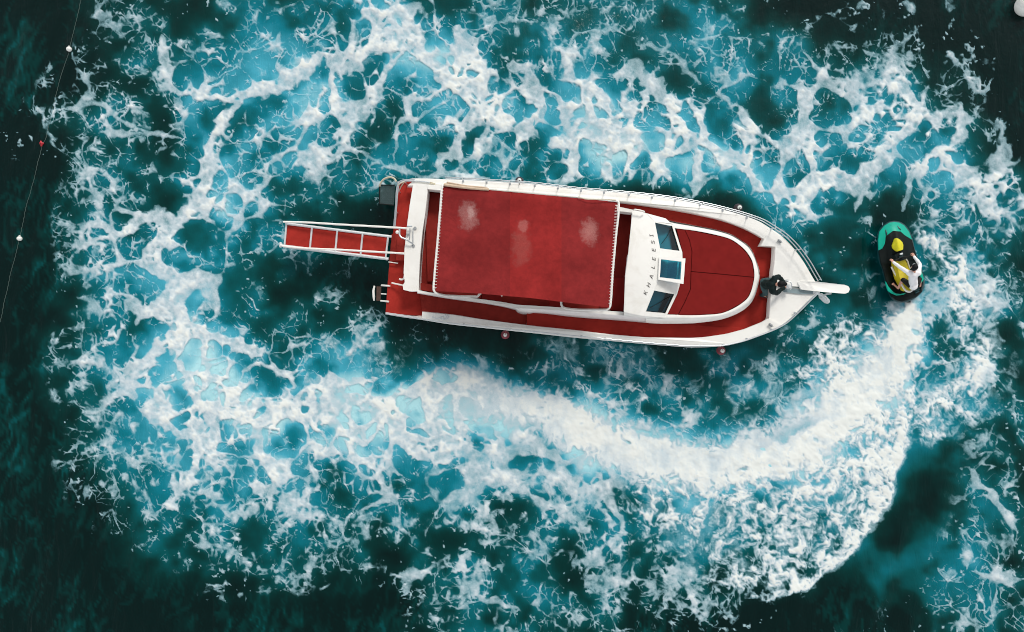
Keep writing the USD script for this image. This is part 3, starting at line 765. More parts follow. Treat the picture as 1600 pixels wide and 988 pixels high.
seam2 = [(1080, 424.6), (1079, 452), (1070, 472), (1059, 491.6)]
cu = plate([(1070.5, 359.2)] + fwd[1:] + [(1178, 433), (1130, 428.4), (1080.4, 424)] + [(1081.8, 393), (1077.8, 375)], zs, .07)
part('sundeck_cushion', cu, M['cushion'], boat)
cl_ = plate([(1080.2, 425), (1130, 429.4), (1178, 434), (1174.8, 450), (1168.7, 464.3), (1157.8, 474.2), (1136, 486.2), (1124.5, 489.7), (1102, 491.5), (1080, 492), (1060.5, 491.8), (1070.8, 472), (1079.6, 452)], zs, .07)
part('sundeck_cushion', cl_, M['cushion'], boat)
part('sundeck_cushion', plate([(1057.3, 357.8), (1069.5, 359), (1076.8, 375), (1080.8, 393), (1079.4, 424), (1079.3, 424.6), (1078.4, 452), (1069.6, 472), (1059.3, 491.6), (1043, 491), (1058, 461), (1061, 445), (1066, 403), (1066.5, 394)], lambda u, v: zrim(u) - .012, .06), M['cushion'], boat)

# cockpit floor, benches, dark well
part('cockpit_floor', plate([(664, 294), (690, 294), (990, 329), (978, 490), (830, 480), (654, 456)], .62, .06), M['deck_dark'], boat)
def wall(line, z0, z1): 
    p = densify(line, 20); return loft([P(p[:, 0], p[:, 1], z1), P(p[:, 0], p[:, 1], z0)])
part('cockpit_lining', [wall([(668, 296), (655, 455)], .62, 1.4)], M['deck_dark'], boat)
for i, (poly, zz, mm) in enumerate([
        ([(656, 442), (700, 449), (752, 457), (752, 466.5), (700, 460.5), (656, 453)], 1.05, 'deck_dark'),
        ([(753, 457), (783, 461), (783, 471), (753, 467)], 1.15, 'cushion'),
        ([(858, 468), (879, 470), (879, 480), (858, 478.5)], 1.18, 'cushion'),
        ([(880, 470), (976, 481), (975.5, 486.8), (880, 480.5)], 1.0, 'deck_dark'),
        ([(942, 434), (980, 434), (975.5, 486), (938, 483)], 1.12, 'cushion'),
        ([(664, 300), (688, 303), (677, 440), (668, 440)], .74, 'deck_dark'),
        ([(700, 306), (960, 330), (960, 342), (700, 318)], 1.05, 'cushion')]):
    part('bench', plate(poly, zz, .42), M[mm], boat)

# cabin roof with name, windscreen, three windows
ROOF_FWD = [(1008, 333), (1022.5, 346.5), (1031, 389.5), (1031.3, 402), (1030, 435), (1022, 453), (1008, 488), (1006, 494)]
BASE = [(1040, 341.5), (1053, 353), (1066, 394), (1066.4, 403), (1062, 446), (1058, 460), (1043, 491), (1040, 497)]
zr = lambda u, v: 2.36 - .10*((v - 412)/75.)**2 - .03*np.clip((u-1000)/30, 0, 1)
def zb(u, v): return zrim(u) - .01
roof_poly = [(988, 328.5), (1003, 331)] + ROOF_FWD + [(990, 491), (975, 487.5), (977, 431), (982, 394), (986, 354)]
g = shapely.Polygon(roof_poly); gx, gy = np.meshgrid(np.arange(974, 1036, 2.0), np.arange(328, 498, 3.0))
ins = shapely.contains_xy(g.buffer(-.8), gx, gy)
bd = np.array(shapely.segmentize(g, 3).exterior.coords)[:-1]
pts2 = np.vstack([bd, np.stack([gx[ins], gy[ins]], 1)])
from scipy.spatial import Delaunay
tri = Delaunay(pts2).simplices; cen = pts2[tri].mean(1); tri = tri[shapely.contains_xy(g, cen[:, 0], cen[:, 1])]
top3 = P(pts2[:, 0], pts2[:, 1], zr(pts2[:, 0], pts2[:, 1]))
rm = trimesh.Trimesh(top3, tri, process=False)
if rm.face_normals[:, 2].mean() < 0: rm.invert()
skirt = loft([P(bd[:, 0], bd[:, 1], zr(bd[:, 0], bd[:, 1])), P(bd[:, 0], bd[:, 1], zr(bd[:, 0], bd[:, 1])) - [0, 0, .06]])
roof = part('cabin_roof', [rm, skirt], M['gelcoat'], boat, smooth=30)
# cabin side walls down from the roof, bulkhead with the sliding door
rl = smooth_line(np.array([(988, 328.5), (1003, 331), (1008, 333), (1022.5, 346.5)], float), 12)
sl = smooth_line(np.array([(989, 329), (1010, 334), (1030, 341), (1053, 350)], float), 12)
rl2 = np.array([(975, 487.5), (990, 491), (1006, 494), (1008, 488)]); sl2 = np.array([(975, 493), (1000, 496.3), (1025, 498), (1043, 492)])
for q_, w_ in ((rl, sl), (rl2, sl2)):
    part('cabin_wall', loft([P(q_[:, 0], q_[:, 1], zr(q_[:, 0], q_[:, 1]) - .03), P(w_[:, 0], w_[:, 1], zrim(w_[:, 0]) + .005)]), M['gelcoat'], boat)
part('bulkhead', [wall([(988, 331), (986, 354), (982, 394), (977, 431), (976, 485)], .62, 2.25)], M['gelcoat_edge'], boat)
part('sliding_door', plate([(980.2, 399), (983.2, 399.3), (979.6, 433), (976.6, 433)], 2.27, .05), M['gelcoat_edge'], boat)
part('cabin_floor', plate([(990, 338), (1060, 356), (1062, 440), (1042, 488), (980, 484)], 1.75, .05), M['interior'], boat, label='pale dash and lining behind the windows')
part('dark_gap_strip', [plate([(1046, 356), (1058, 360), (1061.5, 399), (1059.5, 440), (1034, 489), (1028, 489), (1050, 440), (1053, 399)], 1.84, .08)], M['black'], boat)  # black plate painting the shade of the gap at the windows' forward edge
# windscreen skin with window openings: three panels between roof edge and base
def on(a, b, p, q, i, j):
    """point of the bilinear panel a-b (roof edge) / p-q (base)"""
    return (a*(1-i) + b*i)*(1-j) + (p*(1-i) + q*i)*j
R3 = P(*np.array(ROOF_FWD).T, [float(zr(u, v)) - .03 for u, v in ROOF_FWD]); B3 = P(*np.array(BASE).T, [float(zb(u, v)) + .01 for u, v in BASE])
frame, k = [], 0
def strip_panel(a, b, p, q, win=None):
    """a white panel with an opening win = (i0, i1, j0, j1)"""
    if win is None: return [loft([np.array([a, b]), np.array([p, q])])]
    i0, i1, j0, j1 = win
    o = lambda i, j: on(a, b, p, q, i, j)
    nrm = np.cross(b - a, p - a); nrm /= np.linalg.norm(nrm); nrm *= -np.sign(nrm[2]) * .05
    qd = lambda *x: loft([np.array(x[:2]), np.array(x[2:])])
    return [qd(o(0, 0), o(1, 0), o(0, j0), o(1, j0)), qd(o(0, j1), o(1, j1), o(0, 1), o(1, 1)), qd(o(0, j0), o(i0, j0), o(0, j1), o(i0, j1)), qd(o(i1, j0), o(1, j0), o(i1, j1), o(1, j1)),
            qd(o(i0, j0), o(i1, j0), o(i0, j0) + nrm, o(i1, j0) + nrm), qd(o(i0, j1), o(i1, j1), o(i0, j1) + nrm, o(i1, j1) + nrm),
            qd(o(i0, j0), o(i0, j1), o(i0, j0) + nrm, o(i0, j1) + nrm), qd(o(i1, j0), o(i1, j1), o(i1, j0) + nrm, o(i1, j1) + nrm)]
wins = {1: (.03, .97, .02, .86), 5: (.03, .97, .02, .86)}
for k in range(len(ROOF_FWD) - 1):
    frame += strip_panel(R3[k], R3[k+1], B3[k], B3[k+1], wins.get(k))
part('windscreen_frame', frame, M['gelcoat'], boat)
for k in (1, 5):
    i0, i1, j0, j1 = wins[k]; o = lambda i, j: on(R3[k], R3[k+1], B3[k], B3[k+1], i, j) - [0, 0, .02]
    wdw = part('window', [loft([np.array([o(i0, j0), o(i1, j0)]), np.array([o(i0, j1), o(i1, j1)])])], M['glass'], boat)
    m1 = .35 if k == 5 else .97
    part('wiper', [tube(np.array([o(.15, j1 - .05), o(.5, .45), o(.8, .12)]) + [0, 0, .035], .010, 6)], M['black'], wdw)
    part('window_seal', [tube(np.array([o(i0, j1), o(i1, j1)]) + [0, 0, .01], .022, 6)], M['black'], wdw)
# the middle window is a raised hatch with a thick white frame
ho = [(1030.2, 402), (1071, 404), (1068, 444), (1028.6, 437)]; hi = [(1033, 405.2), (1065, 409), (1063.4, 437.2), (1031, 433.5)]
zh = lambda u, v: np.interp(u, [1030, 1071], [2.42, 2.30])
hat = part('window_hatch', plate(ho, zh, .07, holes=[hi]), M['gelcoat'], boat)
part('pane', plate(hi, lambda u, v: zh(u, v) - .02, .008), M['glass'], hat)
part('blind', [plate([(1040, 407), (1059, 409.4), (1056.5, 436), (1037.5, 433.5)], 2.16, .02), plate([(1061, 409.5), (1063.5, 409.8), (1061.8, 436), (1059.5, 436)], 2.16, .02)], M['interior'], hat)
# the name
NAME = [('K', 1008.8, 457.5, 68), ('H', 1013.6, 445.3, 71), ('A', 1017.9, 432.3, 76), ('L', 1020.6, 417.3, 80), ('E', 1021.9, 404.5, 87), ('E', 1021.5, 390.6, 93), ('S', 1020.2, 378.6, 97), ('I', 1018.0, 368.2, 101)]
for ch, u, v, ang in NAME:
    t = meshkit.text_mesh(ch, .135, .006)
    t.apply_translation([-t.bounds[:, 0].mean(), -t.bounds[0, 1] - .068, 0])
    sh = np.eye(4); sh[0, 1] = .22; t.apply_transform(sh); t.apply_scale([1.05, .85, 1])
    t.apply_transform(trimesh.transformations.rotation_matrix(math.radians(ang), [0, 0, 1]))
    t.apply_transform(trimesh.transformations.rotation_matrix(.0, [1, 0, 0]))
    c = P(u, v, float(zr(u, v)) + .004); v3 = t.vertices + c
    # follow the camber of the roof
    t.vertices = v3; uu = 800 + t.vertices[:, 0]*F_PX/(CAM_H - c[2]); vv = 494 - t.vertices[:, 1]*F_PX/(CAM_H - c[2])
    t.vertices[:, 2] += zr(uu, vv) - float(zr(u, v))
    part('letter', t, M['letter'], roof, label=f'black letter {ch}')
part('grab_rail', [tube_px([(990, 328.5, 2.36), (992, 327.6, 2.44), (1004, 329.8, 2.44), (1007, 331, 2.36)], .022, 8, 20)], M['white_tube'], roof)

# ------------------------------------------------------------------ canopy
ZC = 3.15
cg = shapely.Polygon([(692, 290.5), (766, 297.2), (830, 303), (965, 315.8), (963.5, 335), (958, 400), (951.8, 481), (890, 473.5), (830, 466), (752, 459.2), (680, 455), (684, 400), (689, 335)])
gx, gy = np.meshgrid(np.arange(676, 970, 4.0), np.arange(288, 485, 4.0))
ins = shapely.contains_xy(cg.buffer(-1.2), gx, gy)
bd = np.array(shapely.segmentize(cg, 4).exterior.coords)[:-1]
pts2 = np.vstack([bd, np.stack([gx[ins], gy[ins]], 1)])
tri = Delaunay(pts2).simplices; cen = pts2[tri].mean(1); tri = tri[shapely.contains_xy(cg, cen[:, 0], cen[:, 1])]
uu, vv = pts2.T
along = (uu - 685)/275.
sag = -.05*np.sin(np.pi*np.clip(along, 0, 1)*4)**2 - .03*np.exp(-((uu-733)/24)**2 - ((vv-345)/28)**2) - .035*np.exp(-((uu-921)/18)**2 - ((vv-362)/26)**2) - .02*np.exp(-((uu-818)/14)**2 - ((vv-355)/20)**2)
sag += .012*meshkit.noise(np.stack([uu/22, vv/30, uu*0], 1), 5)
edge = np.abs((vv - np.interp(uu, [680, 965], [291, 315]))); sag -= .05*np.exp(-(edge/5)**2)
ct = trimesh.Trimesh(P(uu, vv, ZC + sag), tri, process=False)
if ct.face_normals[:, 2].mean() < 0: ct.invert()
cb = trimesh.Trimesh(ct.vertices - [0, 0, .012], ct.faces[:, ::-1], process=False)
def stain(name_, u, v, ru, rv):
    c = P(u, v, ZC); s_ = (CAM_H - ZC)/F_PX
    return c, 1/(ru*s_), 1/(rv*s_)
nodes = {'g': ('geometry', {}), 'n': ('noise_texture', {'scale': 5., 'detail': 8., 'roughness': .72}), 'n2': ('noise_texture', {'scale': 1.1, 'detail': 3.}),
         'sp': ('noise_texture', {'scale': 26., 'detail': 4., 'roughness': .7}),
         'r': ('rgb_ramp', {'ramp': [(.30, (.19, .019, .019)), (.70, (.275, .026, .025))]}),
         'sx': ('separate_xyz', {}), 'pr': ('map_range', {'from_min': -3.0, 'from_max': 4.0}), 'pp': ('rgb_ramp', {'interpolate': False, 'ramp': [(0., (.90, .95, .98)), ((float(P(796, 380, ZC)[0]) + 3)/7, (1.12, 1.0, .98)), ((float(P(876, 380, ZC)[0]) + 3)/7, (.94, 1.0, 1.03))]}), 'pm': ('mix_color', {'blend_type': 'multiply', 'fac': 1.0, 'use_clamp': False}),
         'cr': ('noise_texture', {'scale': 2.6, 'detail': 5., 'roughness': .6, 'distortion': 1.2}), 'cb': ('bump', {'strength': .35, 'distance': .06}),
         'r2': ('map_range', {'from_min': .35, 'from_max': .65, 'to_min': .86, 'to_max': 1.12, 'clamp': True}), 'mu': ('vector_math', {'math_type': 'scale'}),
         'wv': ('wave_texture', {'wave_type': 'bands', 'bands_direction': 'x', 'scale': 60., 'distortion': .4}), 'wv2': ('wave_texture', {'wave_type': 'bands', 'bands_direction': 'y', 'scale': 60., 'distortion': .4}),
         'wa': ('math', {'math_type': 'add'}), 'b': ('bump', {'strength': .25, 'distance': .004}),
         'p': ('principled_bsdf', {'roughness': .9, 'specular_ior_level': .05})}
links = [('g.position', 'n.vector'), ('g.position', 'n2.vector'), ('g.position', 'sp.vector'), ('n.fac', 'r.fac'), ('n2.fac', 'r2.value'), ('r.color', 'pm.a'), ('g.position', 'sx.vector'), ('sx.x', 'pr.value'), ('pr.result', 'pp.fac'), ('pp.color', 'pm.b'), ('pm.result', 'mu.vector1'), ('r2.result', 'mu.scale'),
         ('g.position', 'cr.vector'), ('cr.fac', 'cb.height'), ('cb.normal', 'b.normal'),
         ('g.position', 'wv.vector'), ('g.position', 'wv2.vector'), ('wv.fac', 'wa.value1'), ('wv2.fac', 'wa.value2'), ('wa.value', 'b.height'), ('b.normal', 'p.normal')]
last = 'mu.vector'
for k, (u, v, ru, rv, amt, colr) in enumerate([(732, 336, 17, 25, .33, (.52, .30, .28)), (921, 362, 15, 24, .42, (.52, .25, .23)), (818, 354, 10, 10, .36, (.52, .22, .20)), (814, 385, 17, 36, .26, (.45, .14, .12)), (735, 332, 6, 12, .36, (.6, .45, .42)), (922, 360, 7, 10, .22, (.55, .25, .22))]):
    c, sx, sy = stain('', u, v, ru, rv)
    nodes |= {f's{k}': ('vector_math', {'math_type': 'subtract', 'vector2': tuple(c)}), f'm{k}': ('vector_math', {'math_type': 'multiply', 'vector2': (sx, sy, 0.)}),
              f'l{k}': ('vector_math', {'math_type': 'length'}), f'a{k}': ('math', {'math_type': 'multiply_add', 'value2': 2.0, 'value3': -1.0}), f'b{k}': ('math', {'math_type': 'add'}),
              f'e{k}': ('map_range', {'range_type': 'smoothstep', 'from_min': .45, 'from_max': 1.15, 'to_min': amt, 'to_max': 0., 'clamp': True}),
              f'q{k}': ('map_range', {'from_min': .3, 'from_max': .65, 'to_min': .55, 'to_max': 1.2, 'clamp': True}), f'f{k}': ('math', {'math_type': 'multiply', 'use_clamp': True}), f'x{k}': ('mix_color', {'b': colr})}
    links += [('g.position', f's{k}.vector1'), (f's{k}.vector', f'm{k}.vector1'), (f'm{k}.vector', f'l{k}.vector1'), ('n.fac', f'a{k}.value1'), (f'l{k}.value', f'b{k}.value1'), (f'a{k}.value', f'b{k}.value2'),
              (f'b{k}.value', f'e{k}.value'), ('sp.fac', f'q{k}.value'), (f'e{k}.result', f'f{k}.value1'), (f'q{k}.result', f'f{k}.value2'), (f'f{k}.value', f'x{k}.fac'), (last, f'x{k}.a')]
    last = f'x{k}.result'
links.append((last, 'p.base_color'))
M['canopy'] = usdkit.material(stage, '/World/Looks/red_canvas', nodes, links, surface='p.BSDF')
cano = part('canopy', [ct, cb], M['canopy'], boat, smooth=True)
# sewn hems and seams
for a_, b_ in (((800, 300.5), (790, 462.5)), ((880, 308), (872, 471.2))):
    part('seam', [tube(np.array([P(a_[0]*(1-k) + b_[0]*k, a_[1]*(1-k) + b_[1]*k, ZC - .05 + .0) for k in lin(0, 1, 30)]), .009, 5)], M['canopy'], cano)
# frame hoops
RT = [(905, 309.5, 2.6), (935, 312.5, 3.0), (966.5, 315.5, ZC), (967, 320, ZC), (962.3, 370, ZC), (957, 430, ZC), (954, 474, ZC), (953, 480, ZC - .02), (948, 484, ZC - .1), (914, 484.3, 2.6), (879.5, 480.5, 2.1), (876.5, 473, 2.1), (878.5, 470, 2.15)]
LT = [(764, 300, 2.5), (762, 295, 2.4), (730, 291, 2.6), (697, 285, 3.0), (691.5, 289, ZC), (688.5, 320, ZC), (683.5, 380, ZC), (679, 430, ZC), (677.5, 452, ZC), (681, 458, ZC - .05), (705, 462.5, 2.6), (746, 463.4, 2.1), (750, 458, 2.1)]
part('canopy_frame', [tube_px(RT, .035, 8, 90)], M['white_tube'], boat, smooth=60)
part('canopy_frame', [tube_px(LT[:4], .030, 8, 30)], M['beige_tube'], boat, smooth=60)
part('canopy_frame', [tube_px(LT[3:], .035, 8, 90)], M['white_tube'], boat, smooth=60)
for (u, v, zt) in ((690.5, 296, ZC), (678, 450, ZC), (964.5, 322, ZC), (953.8, 472, ZC), (783.5, 461, 2.35), (750, 458, 2.1), (878.5, 470, 2.15), (905, 309.5, 2.6), (764, 300, 2.5)):
    q0 = P(u, v, zt); q1 = q0.copy(); q1[2] = 1.5
    part('canopy_post', [tube(np.array([q0, q1]), .028, 8)], M['white_tube'], boat, smooth=60)
def lashing(e0, e1, t0, t1, n):
    out = []
    for k in lin(0, 1, n):
        a_ = P(e0[0]*(1-k) + e1[0]*k, e0[1]*(1-k) + e1[1]*k, ZC + .015); b_ = P(t0[0]*(1-k) + t1[0]*k, t0[1]*(1-k) + t1[1]*k, ZC)
        d_ = (b_ - a_) / np.linalg.norm(b_ - a_)
        out.append(tube(np.array([a_ - d_*.035 + [0, 0, .02], a_ + [0, 0, .025], b_ + [0, 0, .045], b_ + d_*.02]), .0075, 5))
    return out
part('lashing', lashing((691.8, 294), (680.5, 450), (690.3, 295), (678, 450), 34), M['white_tube'], cano, kind='stuff')
part('lashing', lashing((962.8, 321), (952.5, 474), (966, 321), (955, 474), 34), M['white_tube'], cano, kind='stuff')
part('slack_cord', [tube_px([(903, 307.8, ZC + .02), (920, 311.6, ZC + .04), (945, 311.8, ZC + .04), (963, 312.8, ZC + .02)], .014, 6, 24)], M['rope'], cano)
part('rolled_side_cover', [tube_px([(694, 288.5, ZC - .02), (715, 291.6, ZC - .03), (740, 294.6, ZC - .02), (764, 296.3, ZC - .02)], np.linspace(.05, .035, 30), 8, 30)], M['beige_tube'], cano, smooth=60)

# ------------------------------------------------------------------ rails
def rail(line, n, dz, inset_=.04):
    e = sm(line, n, zg); m_ = P(900, 412, 0); d_ = m_ - e; d_[:, 2] = 0; d_ /= np.linalg.norm(d_, axis=1, keepdims=True)
    return e + d_*inset_ + [0, 0, dz]
UPR = UP_OUT[2:]; LOR = LO_OUT[2:]
for line, hs in ((UPR, (.30, .55)), (LOR, (.16, .30))):
    for hgt in hs:
        t_ = rail(line, 120, hgt); part('rail', [tube(t_, .016, 8)], M['steel'], boat, smooth=60)
    us = np.array(line)[:, 0]
    t0, t1 = rail(line, 240, .0), rail(line, 240, hs[-1])
    upx = smooth_line(np.array(line, float), 240)[:, 0]
    for ux in np.arange(722, 1262, 37.2):
        j = int(np.argmin(np.abs(upx - ux)))
        part('stanchion', [tube(np.array([t0[j], t1[j]]), .013, 6), box(t0[j] + [0, 0, .01], (.07, .07, .02))], M['steel'], boat)
# stern rails
zst = .78
part('stern_rail', [tube_px([(617, 357, zst + .5), (619, 330, zst + .5), (621.5, 300, zst + .5), (623, 290, zst + .5), (629, 284, zst + .5), (640, 283, zst + .5), (676, 286.5, zst + .52)], .024, 8, 50),
                    tube_px([(615, 357, zst + .12), (618, 325, zst + .12), (620, 295, zst + .12), (626, 283, zst + .12), (640, 281, zst + .12), (676, 284, zst + .2)], .024, 8, 50)], M['steel'], boat, smooth=60)
for u, v in ((618.5, 330), (622, 297), (633, 284.5)):
    c = P(u, v, zst + .5); part('stanchion', [tube(np.array([[c[0], c[1], zst], c]), .018, 6)], M['steel'], boat)
part('stern_rail', [tube_px([(602.5, 490.5, zst + .28), (625, 493.6, zst + .28), (657, 498, zst + .28)], .022, 8, 12), tube_px([(602.5, 489, zst + .1), (657, 496.5, zst + .1)], .022, 8, 12)], M['steel'], boat, smooth=60)
part('mooring_line', [tube_px([(622, 290, 1.3), (627, 286, 1.34), (632, 284, 1.34), (626, 293, 1.2), (624, 298, 1.1)], .018, 6, 30)], M['rope'], boat, smooth=60)
part('mooring_line', [tube_px([(672, 285, 1.35), (679, 289, 1.3), (676, 292, 1.36), (671, 288.5, 1.36), (680, 287, 1.4)], .02, 6, 40)], M['rope'], boat, smooth=60)
part('mooring_line', [tube_px([(675, 495, 1.30), (683, 497.5, 1.33), (690, 495, 1.34), (697, 492.5, 1.36), (702, 495, 1.36), (696, 498, 1.36), (687, 496.5, 1.36)], .022, 6, 50)], M['galv'], boat, smooth=60)
part('mooring_line', [tube_px([(689, 497, 1.34), (694, 493.5, 1.38), (699, 497, 1.40), (693, 499, 1.39), (691, 495, 1.40)], .022, 6, 50)], M['galv'], boat, smooth=60)
# gangway hinge bracket on the transom
br = part('gangway_bracket', [tube_px([(624.3, 357, 1.6), (624.2, 366, 1.62), (627, 371, 1.64), (633, 373.5, 1.64), (640, 378, 1.6), (645, 381.5, 1.5)], .028, 8, 30), tube_px([(636, 353.8, 1.6), (644, 353.6, 1.6)], .03, 8), tube_px([(645.4, 357, 1.55), (645.2, 381, 1.55)], .016, 6), tube_px([(640.5, 357, 1.52), (640, 375, 1.52)], .016, 6)], M['steel'], boat, smooth=60)
part('knob', [ball(P(620.8, 363, 1.58), .06, 2)], M['white_tube'], br); part('knob', [ball(P(637, 366, 1.5), .05, 2)], M['grey'], br)
for u, v in ((648.5, 356.7), (646, 384.2)): part('foot_plate', [trimesh.creation.cylinder(.05, .03, sections=16, transform=trimesh.transformations.translation_matrix(P(u, v, 1.47)))], M['grey'], br)
part('hook', [tube_px([(624, 436, 1.1), (628, 437, 1.14), (631, 435, 1.2), (632, 431, 1.3)], .03, 8, 16)], M['white_tube'], boat, smooth=60)
part('handle_bar', [tube_px([(612, 442.3, .95), (620, 444, 1.0), (630, 446, 1.2)], .026, 8, 16)], M['white_tube'], boat, smooth=60)
part('handle_bar', [tube_px([(607, 409.6, .9), (622, 411.5, .92)], .018, 8)], M['white_tube'], boat, smooth=60)
# swim ladder
lad = part('swim_ladder', [tube_px([(596, 446, .62), (609, 447, .84)], .03, 8)], M['white_tube'], boat, smooth=60)
part('ladder_rail', [tube_px([(596, 459.2, .62), (603, 459.8, .84)], .024, 8)], M['white_tube'], lad, smooth=60)
part('ladder_rail', [tube_px([(595, 470.2, .62), (607, 471.4, .84)], .03, 8)], M['white_tube'], lad, smooth=60)
part('tread', [plate([(588.5, 447.5), (595.5, 448), (594.3, 470.5), (588, 470)], .62, .06)], M['brown'], lad)
part('tread', [tube_px([(585, 447, .55), (583.5, 455, .58), (584, 463, .58), (584.5, 470, .55)], [.03, .045, .045, .03], 8)], M['white_tube'], lad, smooth=60)

# ------------------------------------------------------------------ gangway
gw = thing('gangway', P(525, 375, .9), 'aluminium ladder gangway with red carpet panels, swung out over the sea from the boat stern', 'gangway')
def gz(u): return np.interp(u, [440, 612], [.86, 1.02])
part('side_beam', [tube_px([(446, 349.4, gz(446)), (612, 370, gz(612))], .045, 8)], M['galv'], gw, smooth=60)
part('side_beam', [tube_px([(441, 384, gz(441)), (607, 404.5, gz(607))], .045, 8)], M['galv'], gw, smooth=60)
part('side_beam', [tube_px([(443, 386, gz(441) - .1), (606, 405.6, gz(607) - .1)], .035, 8)], M['steel'], gw, smooth=60)
rl_ = [((447.5, 350), (444.6, 384)), ((487.5, 355.2), (484.3, 388.8)), ((527, 360.2), (524, 393.6)), ((566.6, 365), (563.4, 398.6)), ((606.5, 369.8), (602.6, 403.4))]
for a_, b_ in rl_: part('rung', [tube_px([(*a_, gz(a_[0]) + .01), (*b_, gz(b_[0]) + .01)], .034, 8)], M['galv'], gw, smooth=60)
for (a0, b0), (a1, b1) in zip(rl_[:-1], rl_[1:]):
    part('panel', plate([(a0[0] + 1.4, a0[1] + .8), (a1[0] - 1.4, a1[1] + .3), (b1[0] - 1.4, b1[1] - .8), (b0[0] + 1.4, b0[1] - .3)], lambda u, v: gz(u) - .005, .04), M['deck_red'], gw)
part('handrail', [tube_px([(443, 347, .95), (448, 347, 1.0), (540, 351.5, 1.3), (636, 357, 1.62)], .034, 8, 40)], M['white_tube'], gw, smooth=60)
part('handrail', [tube_px([(438, 382.6, .9), (444, 385, .95), (540, 391, 1.25), (632, 396.3, 1.55)], .034, 8, 40)], M['white_tube'], gw, smooth=60)
part('end_cap', [ball(P(438.5, 381, .88), .055, 2), ball(P(438.5, 384.6, .88), .055, 2)], M['galv'], gw)

# ------------------------------------------------------------------ things hung on the boat
an = thing('anchor', P(1286, 463, 1.5), 'pale galvanised anchor hanging under the bowsprit at the bow', 'anchor')
part('fluke', plate([(1278.5, 459), (1284, 458.2), (1291, 463), (1296.3, 468.5), (1297, 472.5), (1293.5, 474.8), (1289, 473.6), (1281, 466.5)], lambda u, v: 1.62 - .012*(u - 1278), .05, rnd=1), M['galv'], an)
part('shank', [tube_px([(1270, 456.5, 1.86), (1281, 460, 1.78), (1291, 468, 1.62)], .04, 8, 14)], M['galv'], an, smooth=60)
part('stock', [tube_px([(1282, 466, 1.66), (1294, 459.2, 1.70), (1298.5, 458.6, 1.68)], .03, 8, 14)], M['galv'], an, smooth=60)

FLAB = ['dark ball fender with a white crown hung outside the upper rail beside the canopy', 'dark fender with a white top wedged in the upper rail near the bow', 'dark red ball fender with a white cap hung below the cockpit side', 'dark red ball fender with a white cap hung near the bow, below the sundeck']
for (u, v, rot, mk), lb in zip([(811.5, 283.5, 1, 'fender_dark'), (1153, 325.5, 1, 'fender_dark'), (789.5, 523.3, -1, 'fender_red'), (1126.5, 548, -1, 'fender_red')], FLAB):
    z0 = .62 if rot < 0 else .95
    c = P(u, v, z0); f_ = thing('ball_fender', c, lb, 'fender', 'ball fenders hung round the boat')
    r_ = .15
    part('ball', [cat([ball(c, r_, 3, (1, 1, 1.15)) if False else trimesh.Trimesh(*(lambda b: (b.vertices*[1, 1, 1.12] + c, b.faces))(trimesh.creation.icosphere(3, r_)))])], M[mk], f_, smooth=True)
    top = c + [0, 0, r_*1.05]
    off_ = np.array([0, .045*rot*-1, 0])
    part('cap', [trimesh.creation.cylinder(.065, .07, sections=18, transform=trimesh.transformations.translation_matrix(top + [0, 0, .02])), ball(top + [0, 0, .055], .05, 2)], M['buoy'], f_, smooth=40)
    g_ = P(u + (1 if rot < 0 else 0), v - 7*(-rot) if rot < 0 else v + 5, float(zg(u)) + .12)
    part('hanging_line', [tube(smooth_line(np.array([top + [0, 0, .08], (top + g_)/2 + [0, 0, .05], g_]), 12), .012, 6)], M['fender_red'] if rot < 0 else M['black'], f_)

nf = thing('net_frame', P(605, 300, .6), 'dark mesh net on a pale curved hoop at the stern corner', 'net')
M['net'] = usdkit.material(stage, '/World/Looks/dark_net', {
    'g': ('geometry', {}), 'b': ('brick_texture', {'scale': 22., 'offset': 0., 'brick_width': .5, 'row_height': .5, 'mortar_size': .07, 'color1': (0., 0., 0.), 'color2': (0., 0., 0.), 'mortar': (1., 1., 1.)}),
    'mr': ('map_range', {'to_min': .38, 'to_max': .85, 'clamp': True}), 't': ('transparent_bsdf', {}), 'p': ('principled_bsdf', {'base_color': (.018, .042, .044), 'roughness': .7}), 'm': ('mix_closure', {})},
    [('g.position', 'b.vector'), ('b.fac', 'mr.value'), ('mr.result', 'm.fac'), ('t.BSDF', 'm.closure1'), ('p.BSDF', 'm.closure2')], surface='m.closure')
part('hoop', [tube_px([(593, 292, .55), (595, 286, .62), (601, 279.5, .7), (610, 277, .76), (616, 279.5, .8), (619, 284, .82)], .032, 8, 40)], M['rope'], nf, smooth=60)
part('net', [plate([(593.5, 289.5), (617, 289.5), (615.5, 321), (593, 318.5)], .56, .012)], M['net'], nf)
part('net_edge', [tube_px([(593, 290, .57), (592.8, 318.5, .57), (615.5, 321, .57)], .02, 6), tube_px([(593.5, 289.5, .57), (617, 289.5, .57)], .018, 6)], M['black'], nf)

